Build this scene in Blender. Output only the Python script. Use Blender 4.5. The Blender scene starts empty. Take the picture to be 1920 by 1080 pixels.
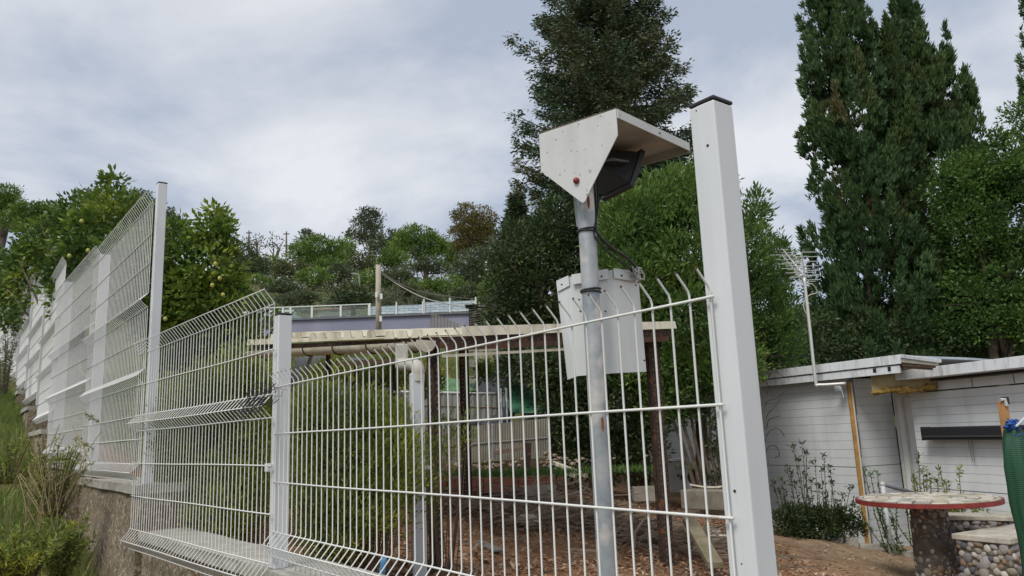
import bpy, math, random
import numpy as np
from mathutils import Vector, Matrix

rng = np.random.default_rng(7)
random.seed(7)
scene = bpy.context.scene
COL = scene.collection

# ------------------------------------------------------------------ camera
F_PX = 1440.0
PITCH, ROLL = math.radians(10.8), math.radians(2.2)
R0 = np.array([1, 0, 0.]); FW = np.array([0, math.cos(PITCH), math.sin(PITCH)]); U0 = np.array([0, -math.sin(PITCH), math.cos(PITCH)])
CR = math.cos(ROLL) * R0 - math.sin(ROLL) * U0
CU = math.cos(ROLL) * U0 + math.sin(ROLL) * R0
EYE = np.array([0, 0, 1.7])
cam_d = bpy.data.cameras.new('camera'); cam = bpy.data.objects.new('camera', cam_d); COL.objects.link(cam)
m = Matrix(((CR[0], CU[0], -FW[0], EYE[0]), (CR[1], CU[1], -FW[1], EYE[1]), (CR[2], CU[2], -FW[2], EYE[2]), (0, 0, 0, 1)))
cam.matrix_world = m
cam_d.sensor_width = 36; cam_d.lens = 36 * F_PX / 1920; cam_d.clip_end = 3000; cam_d.clip_start = 0.05
scene.camera = cam

# ------------------------------------------------------------------ world and light
SUN_EL, SUN_AZ = math.radians(52), math.radians(215)      # azimuth clockwise from +Y
world = bpy.data.worlds.new('World'); scene.world = world; world.use_nodes = True
nt = world.node_tree; nt.nodes.clear()
def N(t, ty, **kw):
    n = t.nodes.new(ty)
    for k, v in kw.items(): setattr(n, k, v)
    return n
out = N(nt, 'ShaderNodeOutputWorld')
sky = N(nt, 'ShaderNodeTexSky', sky_type='NISHITA', sun_disc=False, sun_elevation=SUN_EL, sun_rotation=SUN_AZ)
bg1 = N(nt, 'ShaderNodeBackground'); bg1.inputs['Strength'].default_value = 0.075
nt.links.new(sky.outputs[0], bg1.inputs[0])
tc = N(nt, 'ShaderNodeTexCoord'); sep = N(nt, 'ShaderNodeSeparateXYZ'); nt.links.new(tc.outputs['Generated'], sep.inputs[0])
mx = N(nt, 'ShaderNodeMath', operation='MAXIMUM'); nt.links.new(sep.outputs[2], mx.inputs[0]); mx.inputs[1].default_value = 0.0
ad = N(nt, 'ShaderNodeMath', operation='ADD'); nt.links.new(mx.outputs[0], ad.inputs[0]); ad.inputs[1].default_value = 0.30
dx = N(nt, 'ShaderNodeMath', operation='DIVIDE'); nt.links.new(sep.outputs[0], dx.inputs[0]); nt.links.new(ad.outputs[0], dx.inputs[1])
dy = N(nt, 'ShaderNodeMath', operation='DIVIDE'); nt.links.new(sep.outputs[1], dy.inputs[0]); nt.links.new(ad.outputs[0], dy.inputs[1])
cb = N(nt, 'ShaderNodeCombineXYZ'); nt.links.new(dx.outputs[0], cb.inputs[0]); nt.links.new(dy.outputs[0], cb.inputs[1])
mp = N(nt, 'ShaderNodeMapping'); nt.links.new(cb.outputs[0], mp.inputs[0]); mp.inputs['Scale'].default_value = (0.85, 1.0, 1); mp.inputs['Location'].default_value = (2.2, 0.7, 0); mp.inputs['Rotation'].default_value = (0, 0, -0.35)
n1 = N(nt, 'ShaderNodeTexNoise'); n1.inputs['Scale'].default_value = 1.5; n1.inputs['Detail'].default_value = 8; n1.inputs['Roughness'].default_value = 0.56; n1.inputs['Distortion'].default_value = 0.25
nt.links.new(mp.outputs[0], n1.inputs['Vector'])
cr = N(nt, 'ShaderNodeValToRGB'); nt.links.new(n1.outputs['Fac'], cr.inputs[0])
e = cr.color_ramp.elements
e[0].position = 0.40; e[0].color = (0.30, 0.34, 0.41, 1)
e[1].position = 0.62; e[1].color = (0.56, 0.565, 0.585, 1)
q = cr.color_ramp.elements.new(0.50); q.color = (0.44, 0.46, 0.50, 1)
bg2 = N(nt, 'ShaderNodeBackground'); nt.links.new(cr.outputs[0], bg2.inputs[0]); bg2.inputs['Strength'].default_value = 1.0
mix = N(nt, 'ShaderNodeMixShader'); mix.inputs[0].default_value = 0.86
nt.links.new(bg1.outputs[0], mix.inputs[1]); nt.links.new(bg2.outputs[0], mix.inputs[2]); nt.links.new(mix.outputs[0], out.inputs[0])
sd = bpy.data.lights.new('sun', 'SUN'); sd.energy = 1.5; sd.angle = math.radians(22); sd.color = (1.0, 0.96, 0.89)
so = bpy.data.objects.new('sun', sd); COL.objects.link(so)
sv = Vector((math.sin(SUN_AZ) * math.cos(SUN_EL), math.cos(SUN_AZ) * math.cos(SUN_EL), math.sin(SUN_EL)))
so.rotation_euler = sv.to_track_quat('Z', 'Y').to_euler(); so.location = (0, 0, 30)
vs = scene.view_settings; vs.view_transform = 'Standard'; vs.look = 'None'; vs.exposure = 0.68; vs.gamma = 1.0; vs.use_curve_mapping = False

# ------------------------------------------------------------------ helpers
def P(x, y, Y):
    d = CR * (x - 960) / F_PX + CU * (540 - y) / F_PX + FW
    return EYE + d * (Y / d[1])
def nrm(v): v = np.asarray(v, float); return v / (np.linalg.norm(v) + 1e-12)
def V3(*a): return np.array(a, float)

MATS = {}
def mat(name, col, rough=0.6, metal=0.0, var=0.0, vscale=6.0, col2=None, bump=0.0, bscale=40.0, spec=0.4, streak=None, spots=None, coat=0.0):
    """plain surface with optional colour variation, streaks, spots and fine relief"""
    if name in MATS: return MATS[name]
    M = bpy.data.materials.new(name); M.use_nodes = True; t = M.node_tree; b = t.nodes['Principled BSDF']
    b.inputs['Roughness'].default_value = rough; b.inputs['Metallic'].default_value = metal
    b.inputs['Specular IOR Level'].default_value = spec; b.inputs['Coat Weight'].default_value = coat
    tc = N(t, 'ShaderNodeTexCoord'); src = tc.outputs['Object']
    c = None
    if var > 0 or col2 is not None:
        n = N(t, 'ShaderNodeTexNoise'); n.inputs['Scale'].default_value = vscale; n.inputs['Detail'].default_value = 6; n.inputs['Roughness'].default_value = 0.65
        t.links.new(src, n.inputs['Vector'])
        r = N(t, 'ShaderNodeValToRGB'); t.links.new(n.outputs['Fac'], r.inputs[0])
        a2 = col2 if col2 is not None else [k * (1 - var) for k in col]
        a1 = col if col2 is not None else [min(1, k * (1 + var * 0.6)) for k in col]
        r.color_ramp.elements[0].position = 0.36; r.color_ramp.elements[0].color = (*a2, 1)
        r.color_ramp.elements[1].position = 0.64; r.color_ramp.elements[1].color = (*a1, 1)
        c = r.outputs[0]
    def overlay(c, fac_out, colour):
        mm = N(t, 'ShaderNodeMix', data_type='RGBA'); t.links.new(fac_out, mm.inputs['Factor'])
        if c is None: mm.inputs['A'].default_value = (*col, 1)
        else: t.links.new(c, mm.inputs['A'])
        mm.inputs['B'].default_value = (*colour, 1); return mm.outputs['Result']
    if streak:      # (colour, amount, xscale, zscale)
        mpn = N(t, 'ShaderNodeMapping'); t.links.new(src, mpn.inputs[0]); mpn.inputs['Scale'].default_value = (streak[2], streak[2], streak[3])
        n = N(t, 'ShaderNodeTexNoise'); n.inputs['Scale'].default_value = 1; n.inputs['Detail'].default_value = 4; t.links.new(mpn.outputs[0], n.inputs['Vector'])
        r = N(t, 'ShaderNodeMapRange'); r.inputs['From Min'].default_value = 0.5; r.inputs['From Max'].default_value = 0.75; r.inputs['To Max'].default_value = streak[1]
        t.links.new(n.outputs['Fac'], r.inputs['Value']); c = overlay(c, r.outputs[0], streak[0])
    if spots:       # (colour, amount, scale, threshold)
        n = N(t, 'ShaderNodeTexNoise'); n.inputs['Scale'].default_value = spots[2]; n.inputs['Detail'].default_value = 3; t.links.new(src, n.inputs['Vector'])
        r = N(t, 'ShaderNodeMapRange'); r.inputs['From Min'].default_value = spots[3]; r.inputs['From Max'].default_value = spots[3] + 0.05; r.inputs['To Max'].default_value = spots[1]
        t.links.new(n.outputs['Fac'], r.inputs['Value']); c = overlay(c, r.outputs[0], spots[0])
    if c is None: b.inputs['Base Color'].default_value = (*col, 1)
    else: t.links.new(c, b.inputs['Base Color'])
    if bump > 0:
        n = N(t, 'ShaderNodeTexNoise'); n.inputs['Scale'].default_value = bscale; n.inputs['Detail'].default_value = 6; n.inputs['Roughness'].default_value = 0.7
        t.links.new(src, n.inputs['Vector'])
        bu = N(t, 'ShaderNodeBump'); bu.inputs['Strength'].default_value = bump; bu.inputs['Distance'].default_value = 0.02
        t.links.new(n.outputs['Fac'], bu.inputs['Height']); t.links.new(bu.outputs[0], b.inputs['Normal'])
    MATS[name] = M; return M

def leafmat(name, cols, trans=0.3, rough=0.5, nscale=0.8):
    """leaf surface: colour picked per leaf (attribute rnd) and drifting slowly through the plant"""
    if name in MATS: return MATS[name]
    M = bpy.data.materials.new(name); M.use_nodes = True; t = M.node_tree; b = t.nodes['Principled BSDF']; o = t.nodes['Material Output']
    at = N(t, 'ShaderNodeAttribute', attribute_name='rnd')
    tcn = N(t, 'ShaderNodeTexCoord'); n = N(t, 'ShaderNodeTexNoise'); n.inputs['Scale'].default_value = nscale; n.inputs['Detail'].default_value = 3
    t.links.new(tcn.outputs['Object'], n.inputs['Vector'])
    m1 = N(t, 'ShaderNodeMath', operation='MULTIPLY'); t.links.new(at.outputs['Fac'], m1.inputs[0]); m1.inputs[1].default_value = 0.55
    m2 = N(t, 'ShaderNodeMath', operation='MULTIPLY_ADD'); t.links.new(n.outputs['Fac'], m2.inputs[0]); m2.inputs[1].default_value = 1.3; m2.inputs[2].default_value = -0.42
    m3 = N(t, 'ShaderNodeMath', operation='ADD'); t.links.new(m1.outputs[0], m3.inputs[0]); t.links.new(m2.outputs[0], m3.inputs[1])
    r = N(t, 'ShaderNodeValToRGB'); t.links.new(m3.outputs[0], r.inputs[0]); els = r.color_ramp.elements
    k = len(cols)
    els[0].position = 0.0; els[0].color = (*cols[0], 1); els[1].position = 1.0; els[1].color = (*cols[-1], 1)
    for i in range(1, k - 1):
        el = els.new(i / (k - 1)); el.color = (*cols[i], 1)
    t.links.new(r.outputs[0], b.inputs['Base Color']); b.inputs['Roughness'].default_value = rough; b.inputs['Specular IOR Level'].default_value = 0.35
    tr = N(t, 'ShaderNodeBsdfTranslucent'); t.links.new(r.outputs[0], tr.inputs['Color'])
    mixn = N(t, 'ShaderNodeMixShader'); mixn.inputs[0].default_value = trans
    t.links.new(b.outputs[0], mixn.inputs[1]); t.links.new(tr.outputs[0], mixn.inputs[2]); t.links.new(mixn.outputs[0], o.inputs['Surface'])
    MATS[name] = M; return M

class MB:
    """collects shapes and links them as ONE mesh object"""
    def __init__(s): s.v = []; s.f = []; s.n = 0
    def add(s, v, f):
        v = np.asarray(v, float).reshape(-1, 3)
        s.v.append(v); s.f += [tuple(i + s.n for i in q) for q in f]; s.n += len(v); return s
    def box(s, c, size, ax=None):
        """ax: three axes as rows"""
        h = np.array(size) / 2.0; A = np.eye(3) if ax is None else np.asarray(ax, float)
        c = np.asarray(c, float); vs = []
        for z in (-1, 1):
            for (x, y) in ((-1, -1), (1, -1), (1, 1), (-1, 1)):
                vs.append(c + A[0] * h[0] * x + A[1] * h[1] * y + A[2] * h[2] * z)
        return s.add(vs, [(0, 3, 2, 1), (4, 5, 6, 7), (0, 1, 5, 4), (1, 2, 6, 5), (2, 3, 7, 6), (3, 0, 4, 7)])
    def prism(s, pts, off):
        pts = np.asarray(pts, float); n = len(pts); off = np.asarray(off, float)
        f = [tuple(range(n)), tuple(range(2 * n - 1, n - 1, -1))]
        for i in range(n):
            j = (i + 1) % n; f.append((i, i + n, j + n, j))
        return s.add(np.vstack([pts, pts + off]), f)
    def tube(s, path, r, n=8, cap=True, squash=None):
        path = np.asarray(path, float); k = len(path); r = np.broadcast_to(np.asarray(r, float), (k,))
        tg = np.gradient(path, axis=0); tg /= (np.linalg.norm(tg, axis=1)[:, None] + 1e-12)
        ref = V3(0, 0, 1) if abs(tg[0][2]) < 0.9 else V3(1, 0, 0)
        vs = []; u = nrm(np.cross(tg[0], ref))
        a = np.arange(n) * 2 * np.pi / n + np.pi / n
        for i in range(k):
            u = nrm(u - tg[i] * np.dot(u, tg[i])); w = np.cross(tg[i], u)
            vs.append(path[i] + r[i] * (np.cos(a)[:, None] * u + np.sin(a)[:, None] * w))
        f = []
        for i in range(k - 1):
            for j in range(n):
                jj = (j + 1) % n; f.append((i * n + j, i * n + jj, (i + 1) * n + jj, (i + 1) * n + j))
        if cap: f.append(tuple(range(n - 1, -1, -1))); f.append(tuple((k - 1) * n + j for j in range(n)))
        return s.add(np.vstack(vs), f)
    def lathe(s, c, prof, n=32):
        c = np.asarray(c, float); a = np.arange(n) * 2 * np.pi / n; vs = []
        for (r, z) in prof: vs.append(np.stack([c[0] + r * np.cos(a), c[1] + r * np.sin(a), np.full(n, c[2] + z)], 1))
        k = len(prof); f = []
        for i in range(k - 1):
            for j in range(n):
                jj = (j + 1) % n; f.append((i * n + j, i * n + jj, (i + 1) * n + jj, (i + 1) * n + j))
        f.append(tuple(range(n - 1, -1, -1))); f.append(tuple((k - 1) * n + j for j in range(n)))
        return s.add(np.vstack(vs), f)
    def grid(s, G):
        G = np.asarray(G, float); a, b = G.shape[:2]
        f = [(i * b + j, i * b + j + 1, (i + 1) * b + j + 1, (i + 1) * b + j) for i in range(a - 1) for j in range(b - 1)]
        return s.add(G.reshape(-1, 3), f)

def origin_of(o):
    p = V3(0, 0, 0)
    while o is not None: p = p + np.array(o.location); o = o.parent
    return p
def link(name, me, material, parent=None, loc=None, smooth=False, bevel=0.0, label=None, kind=None):
    o = bpy.data.objects.new(name, me); COL.objects.link(o)
    if material is not None and len(me.materials) == 0: me.materials.append(material)
    if parent is not None: o.parent = parent
    if loc is not None: o.location = Vector(loc)
    if smooth: me.shade_smooth()
    if bevel:
        mod = o.modifiers.new('bevel', 'BEVEL'); mod.width = bevel; mod.segments = 2; mod.limit_method = 'ANGLE'; mod.angle_limit = math.radians(35)
    if label: o['label'] = label
    if kind: o['kind'] = kind
    return o
def build(mb, name, material, parent=None, origin=None, **kw):
    """world-space shapes -> object; its origin is the parent's (or `origin` when top-level)"""
    og = origin_of(parent) if parent is not None else (V3(0, 0, 0) if origin is None else np.asarray(origin, float))
    me = bpy.data.meshes.new(name); v = np.vstack(mb.v) - og
    me.from_pydata(v.tolist(), [], mb.f); me.update()
    return link(name, me, material, parent, None if parent is not None else og, **kw)
def thing(name, label, cat, loc, group=None):
    o = bpy.data.objects.new(name, None); COL.objects.link(o); o.location = Vector(loc); o.empty_display_size = 0.2
    o['label'] = label; o['category'] = cat
    if group: o['group'] = group
    return o
def tag(o, label, cat, group=None, kind=None):
    o['label'] = label
    if cat: o['category'] = cat
    if group: o['group'] = group
    if kind: o['kind'] = kind
    return o
def soft_box(c, size, ax=None): return MB().box(c, size, ax)

def rand_unit(n):
    v = rng.normal(size=(n, 3)); return v / np.linalg.norm(v, axis=1)[:, None]
def leaves(name, material, pos, axis, length, width, parent=None, origin=None, rnd=None, fold=0.18, kind=None, flat=0.0):
    """N leaves: each a folded diamond of two triangles, one mesh"""
    n = len(pos); axis = axis / (np.linalg.norm(axis, axis=1)[:, None] + 1e-9)
    side = np.cross(axis, rand_unit(n)); 
    if flat > 0:
        up = np.tile(V3(0, 0, 1), (n, 1)); s2 = np.cross(axis, up); side = side * (1 - flat) + s2 * flat
    side /= (np.linalg.norm(side, axis=1)[:, None] + 1e-9); nr = np.cross(side, axis)
    L = np.broadcast_to(length, (n,))[:, None]; W = np.broadcast_to(width, (n,))[:, None]
    p0 = pos; p2 = pos + axis * L; mid = pos + axis * L * 0.42
    p1 = mid + side * W / 2 + nr * W * fold; p3 = mid - side * W / 2 + nr * W * fold
    v = np.stack([p0, p1, p2, p3], 1).reshape(-1, 3)
    og = origin_of(parent) if parent is not None else (V3(0, 0, 0) if origin is None else np.asarray(origin, float))
    v = v - og
    b = np.arange(n) * 4; tris = np.stack([b, b + 1, b + 2, b, b + 2, b + 3], 1).reshape(-1)
    me = bpy.data.meshes.new(name); me.vertices.add(4 * n); me.vertices.foreach_set('co', v.ravel().astype(np.float32))
    me.loops.add(6 * n); me.loops.foreach_set('vertex_index', tris.astype(np.int32))
    me.polygons.add(2 * n); me.polygons.foreach_set('loop_start', (np.arange(2 * n) * 3).astype(np.int32))
    try: me.polygons.foreach_set('loop_total', np.full(2 * n, 3, np.int32))
    except Exception: pass
    me.update(calc_edges=True)
    at = me.attributes.new('rnd', 'FLOAT', 'POINT')
    rv = rng.random(n) if rnd is None else rnd
    at.data.foreach_set('value', np.repeat(rv, 4).astype(np.float32))
    return link(name, me, material, parent, None if parent is not None else og, kind=kind)

TRI = 0
def ell_clumps(c, r, nclump, shell=0.55):
    u = rand_unit(nclump); rad = shell + (1 - shell) * rng.random(nclump) ** 0.6
    return np.asarray(c) + u * rad[:, None] * np.asarray(r), u
def foliage(blobs, dens, clump_r, leaf_n, droop=0.0, up=0.3, shell=0.5):
    """blobs: (centre, radii) -> leaf positions, axes, clump random, clump centres"""
    Pp, Aa, Rr, Cc = [], [], [], []
    for (c, r) in blobs:
        nc = max(4, int(2.5 * dens * (r[0] * r[2] + r[0] * r[1]) / (clump_r ** 2)))
        cc, u = ell_clumps(c, r, nc, shell)
        cr_ = clump_r * (0.6 + 0.8 * rng.random(nc))
        crnd = rng.random(nc)
        k = leaf_n; off = rand_unit(nc * k) * (rng.random(nc * k) ** 0.5)[:, None] * np.repeat(cr_, k)[:, None] * V3(1, 1, 0.8)
        p = np.repeat(cc, k, 0) + off
        a = off / np.repeat(cr_, k)[:, None] + 0.7 * np.repeat(u, k, 0) * 0.6 + rand_unit(nc * k) * 0.5; a[:, 2] += up - droop
        Pp.append(p); Aa.append(a); Rr.append(np.clip(np.repeat(crnd, k) * 0.6 + rng.random(nc * k) * 0.4, 0, 1)); Cc.append(cc)
    return np.vstack(Pp), np.vstack(Aa), np.concatenate(Rr), np.vstack(Cc)
def limbs(mb, base, top, targets, r0, n=6):
    """trunk from base to top with limbs to some of the targets"""
    base, top = np.asarray(base, float), np.asarray(top, float)
    k = 7; pts = np.array([base + (top - base) * t + rng.normal(size=3) * 0.03 * np.linalg.norm(top - base) * (0 < t < 1) for t in np.linspace(0, 1, k)])
    mb.tube(pts, np.linspace(r0, r0 * 0.35, k), 8)
    for tgt in targets:
        t = 0.35 + 0.6 * rng.random(); s = base + (top - base) * t
        midp = (s + tgt) / 2 + V3(0, 0, -0.06 * np.linalg.norm(tgt - s)); mb.tube([s, midp, tgt], [r0 * 0.32, r0 * 0.2, r0 * 0.06], 5)
def pblobs(bl, Y):
    o = []
    for b in bl:
        x, y, rx, ry = b[:4]; YY = Y + (b[4] if len(b) > 4 else 0)
        c = P(x, y, YY); s = YY / F_PX; o.append((c, (rx * s, (rx + ry) * 0.5 * s, ry * s)))
    return o
def broad_tree(name, label, cat, bl, Y, base, material, leaf=(0.08, 0.03), clump_r=0.3, dens=3.0, leaf_n=26, up=0.2, droop=0.0, trunk_mat=None, r0=0.12, group=None, nlimb=14, top=None, shell=0.5):
    base = np.asarray(base, float); t = thing(name, label, cat, base, group)
    B = pblobs(bl, Y)
    p, a, r, cc = foliage(B, dens, clump_r, leaf_n, droop, up, shell)
    L = 1.1 * leaf[0] * (0.7 + 0.6 * rng.random(len(p))); W = 1.2 * leaf[1] * (0.8 + 0.4 * rng.random(len(p)))
    leaves('crown', material, p, a, L, W, parent=t, rnd=r)
    mb = MB(); tp = np.mean([b[0] for b in B], 0) if top is None else np.asarray(top)
    limbs(mb, base, tp, cc[rng.integers(0, len(cc), nlimb)], r0)
    build(mb, 'trunk', trunk_mat or M_bark, parent=t, smooth=True)
    return t

# ------------------------------------------------------------------ materials
M_white = mat('white_powder_coat', (0.66, 0.68, 0.70), rough=0.38, var=0.03, vscale=3, spots=((0.30, 0.28, 0.25), 0.35, 22, 0.70), streak=((0.5, 0.5, 0.48), 0.22, 40, 1.5))
M_wire = mat('white_wire_coat', (0.72, 0.72, 0.70), rough=0.45, spots=((0.45, 0.33, 0.22), 0.45, 14, 0.68))
M_black = mat('black_plastic', (0.025, 0.026, 0.03), rough=0.45, bump=0.1)
M_galv = mat('galvanised_steel', (0.46, 0.47, 0.48), rough=0.5, metal=0.35, col2=(0.27, 0.31, 0.34), vscale=12, spots=((0.60, 0.57, 0.54), 0.9, 7, 0.53), bump=0.06, bscale=60)
M_bark = mat('bark', (0.10, 0.075, 0.055), rough=0.95, var=0.5, vscale=8, bump=0.8, bscale=25)
M_barkp = mat('pine_bark', (0.17, 0.13, 0.11), rough=0.95, var=0.4, vscale=2, bump=0.5, bscale=8)
M_conc = mat('rough_gravel_concrete', (0.33, 0.26, 0.18), rough=0.95, col2=(0.13, 0.10, 0.07), vscale=26, bump=1.0, bscale=28, spots=((0.48, 0.42, 0.34), 0.8, 34, 0.58), streak=((0.08, 0.065, 0.05), 0.45, 4, 0.5))
M_cap = mat('smooth_mortar_cap', (0.47, 0.45, 0.40), rough=0.9, col2=(0.30, 0.28, 0.24), vscale=12, bump=0.35, bscale=60)
M_cream = mat('weathered_cream_sheet', (0.74, 0.71, 0.58), rough=0.6, col2=(0.60, 0.55, 0.42), vscale=5, streak=((0.20, 0.15, 0.09), 0.6, 8, 1.5))
M_gutter = mat('old_cream_gutter', (0.62, 0.58, 0.46), rough=0.5, col2=(0.48, 0.43, 0.32), vscale=7, streak=((0.16, 0.13, 0.09), 0.5, 10, 3))
M_rust = mat('rusty_angle_steel', (0.075, 0.045, 0.032), rough=0.8, metal=0.2, col2=(0.03, 0.022, 0.02), vscale=20, bump=0.3, spots=((0.17, 0.075, 0.035), 0.8, 16, 0.58))
M_wood = mat('weathered_timber', (0.24, 0.17, 0.11), rough=0.85, col2=(0.12, 0.085, 0.06), vscale=12, bump=0.4, bscale=30)
M_ywood = mat('varnished_yellow_timber', (0.48, 0.27, 0.085), rough=0.55, col2=(0.33, 0.17, 0.05), vscale=9)
M_foam = mat('old_expanding_foam', (0.42, 0.28, 0.07), rough=0.9, col2=(0.22, 0.13, 0.04), vscale=14, bump=1.0, bscale=25)
M_terra = mat('terracotta_brick', (0.34, 0.14, 0.085), rough=0.9, col2=(0.22, 0.10, 0.07), vscale=9, bump=0.3)
M_side = mat('pale_painted_panel', (0.64, 0.67, 0.675), rough=0.55, var=0.06, vscale=2, streak=((0.34, 0.36, 0.35), 0.35, 6, 0.5))
M_side2 = mat('white_painted_panel', (0.72, 0.74, 0.75), rough=0.5, var=0.05, vscale=2, streak=((0.42, 0.43, 0.42), 0.3, 6, 0.5))
M_joint = mat('shade_toned_backing', (0.22, 0.24, 0.245), rough=0.9)  # shade of the board joints is put into this dark tone
M_fascia = mat('white_roof_fascia', (0.74, 0.77, 0.80), rough=0.45, var=0.05, vscale=3, streak=((0.25, 0.25, 0.24), 0.6, 14, 3))
M_grey = mat('grey_sheet_metal', (0.27, 0.27, 0.245), rough=0.6, var=0.15, vscale=4, streak=((0.16, 0.13, 0.10), 0.6, 12, 1.0))
M_lav = mat('lavender_render', (0.27, 0.28, 0.37), rough=0.9, var=0.08, vscale=0.7, bump=0.15, streak=((0.38, 0.38, 0.44), 0.5, 1.2, 0.25))

# ------------------------------------------------------------------ terrain
FD = nrm(V3(-0.607, 0.795, 0)); FN = V3(0.795, 0.607, 0)           # fence direction, lot side normal
A0 = V3(0.40, 1.42, 0)
PC = {}
PC['A'] = P(1373, 640, 1.45); PC['B'] = P(527, 800, 3.25); PC['C'] = P(284, 700, 4.97); PC['D'] = P(172, 700, 6.85)
PC['E'] = P(110, 700, 8.95); PC['F'] = P(80, 650, 11.0); PC['G'] = P(57, 640, 12.9); PC['H'] = P(39, 620, 14.9)
PC['I'] = P(24, 610, 16.9); PC['J'] = P(11, 600, 18.9); PC['K'] = P(0, 600, 20.9)
PO = [np.array([PC[k][0], PC[k][1], 0]) for k in 'ABCDEFGHIJK']
PP_ = [p.copy() for p in PO]                                       # posts: just behind the panels
for k_, (px_, py_, Y_) in {1: (527, 800, 3.39), 2: (286, 700, 5.22), 3: (183, 700, 6.98), 4: (120, 650, 9.0)}.items():
    q_ = P(px_, py_, Y_); PP_[k_] = np.array([q_[0], q_[1], 0])
S_ = np.array([np.dot(p - A0, FD) for p in PO]); W_ = np.array([np.dot(p - A0, FN) for p in PO])
def fence_off(s): return np.interp(s, S_, W_)
FOOT_S = [-40, -2, 0, 2, 4.4, 6.7, 9.0, 11.2, 13.3, 15.5, 20, 40]; FOOT_Z = [-2, -0.1, 0.0, 0.2, 0.62, 1.0, 1.38, 1.75, 2.25, 2.75, 3.6, 7.5]
def lot_h(x, y):
    z = 0.554 - 0.197 * x + 0.034 * y
    z = np.clip(z, -0.15, 1.75)
    t = np.clip((y - 13) / 11, 0, 1); t = t * t * (3 - 2 * t)
    left = np.clip((5 - x) / 6, 0, 1)
    z = z + t * (0.6 + 2.6 * left)
    h = np.clip((y - 27) / 70, 0, 1); z = z + 15.5 * (h ** 0.9) * np.clip(1 - (y - 100) / 500, 0.3, 1)
    # nearer shoulder of the hill on the left
    z = z + 3.0 * np.exp(-((x + 26) ** 2) / 150 - ((y - 46) ** 2) / 260)
    return z
xs = np.unique(np.round(np.concatenate([np.linspace(-6, 12, 150), np.linspace(-60, -6, 40), np.linspace(12, 60, 30), np.array([-700, -450, -300, -200, -120, -80, 80, 120, 200, 300, 450, 700])]), 3))
def noise2(x, y, s, seed=0):
    a = np.sin(x * s * 1.3 + seed) * np.cos(y * s * 1.7 + seed * 2) + 0.5 * np.sin(x * s * 3.1 - y * s * 2.3 + seed) + 0.3 * np.cos(x * s * 6.7 + y * s * 5.9)
    return a / 1.8
ws = np.concatenate([[0.02, 0.1], np.linspace(0.2, 14, 115), np.linspace(14.6, 60, 60), [70, 85, 100, 130, 180, 260, 400, 700]])
ss = np.concatenate([[-700, -400, -220, -120, -70, -45], np.linspace(-30, -10.5, 30), np.linspace(-10, 16, 190), np.linspace(16.6, 60, 50), [70, 90, 130, 220, 400, 700]])
Sg, Wg = np.meshgrid(ss, ws, indexing='ij'); bx = fence_off(Sg)
X = A0[0] + Sg * FD[0] + (bx + Wg) * FN[0]; Yg = A0[1] + Sg * FD[1] + (bx + Wg) * FN[1]
Z = lot_h(X, Yg) + 0.035 * noise2(X, Yg, 1.9) + 0.015 * noise2(X, Yg, 6.5, 2)
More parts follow.
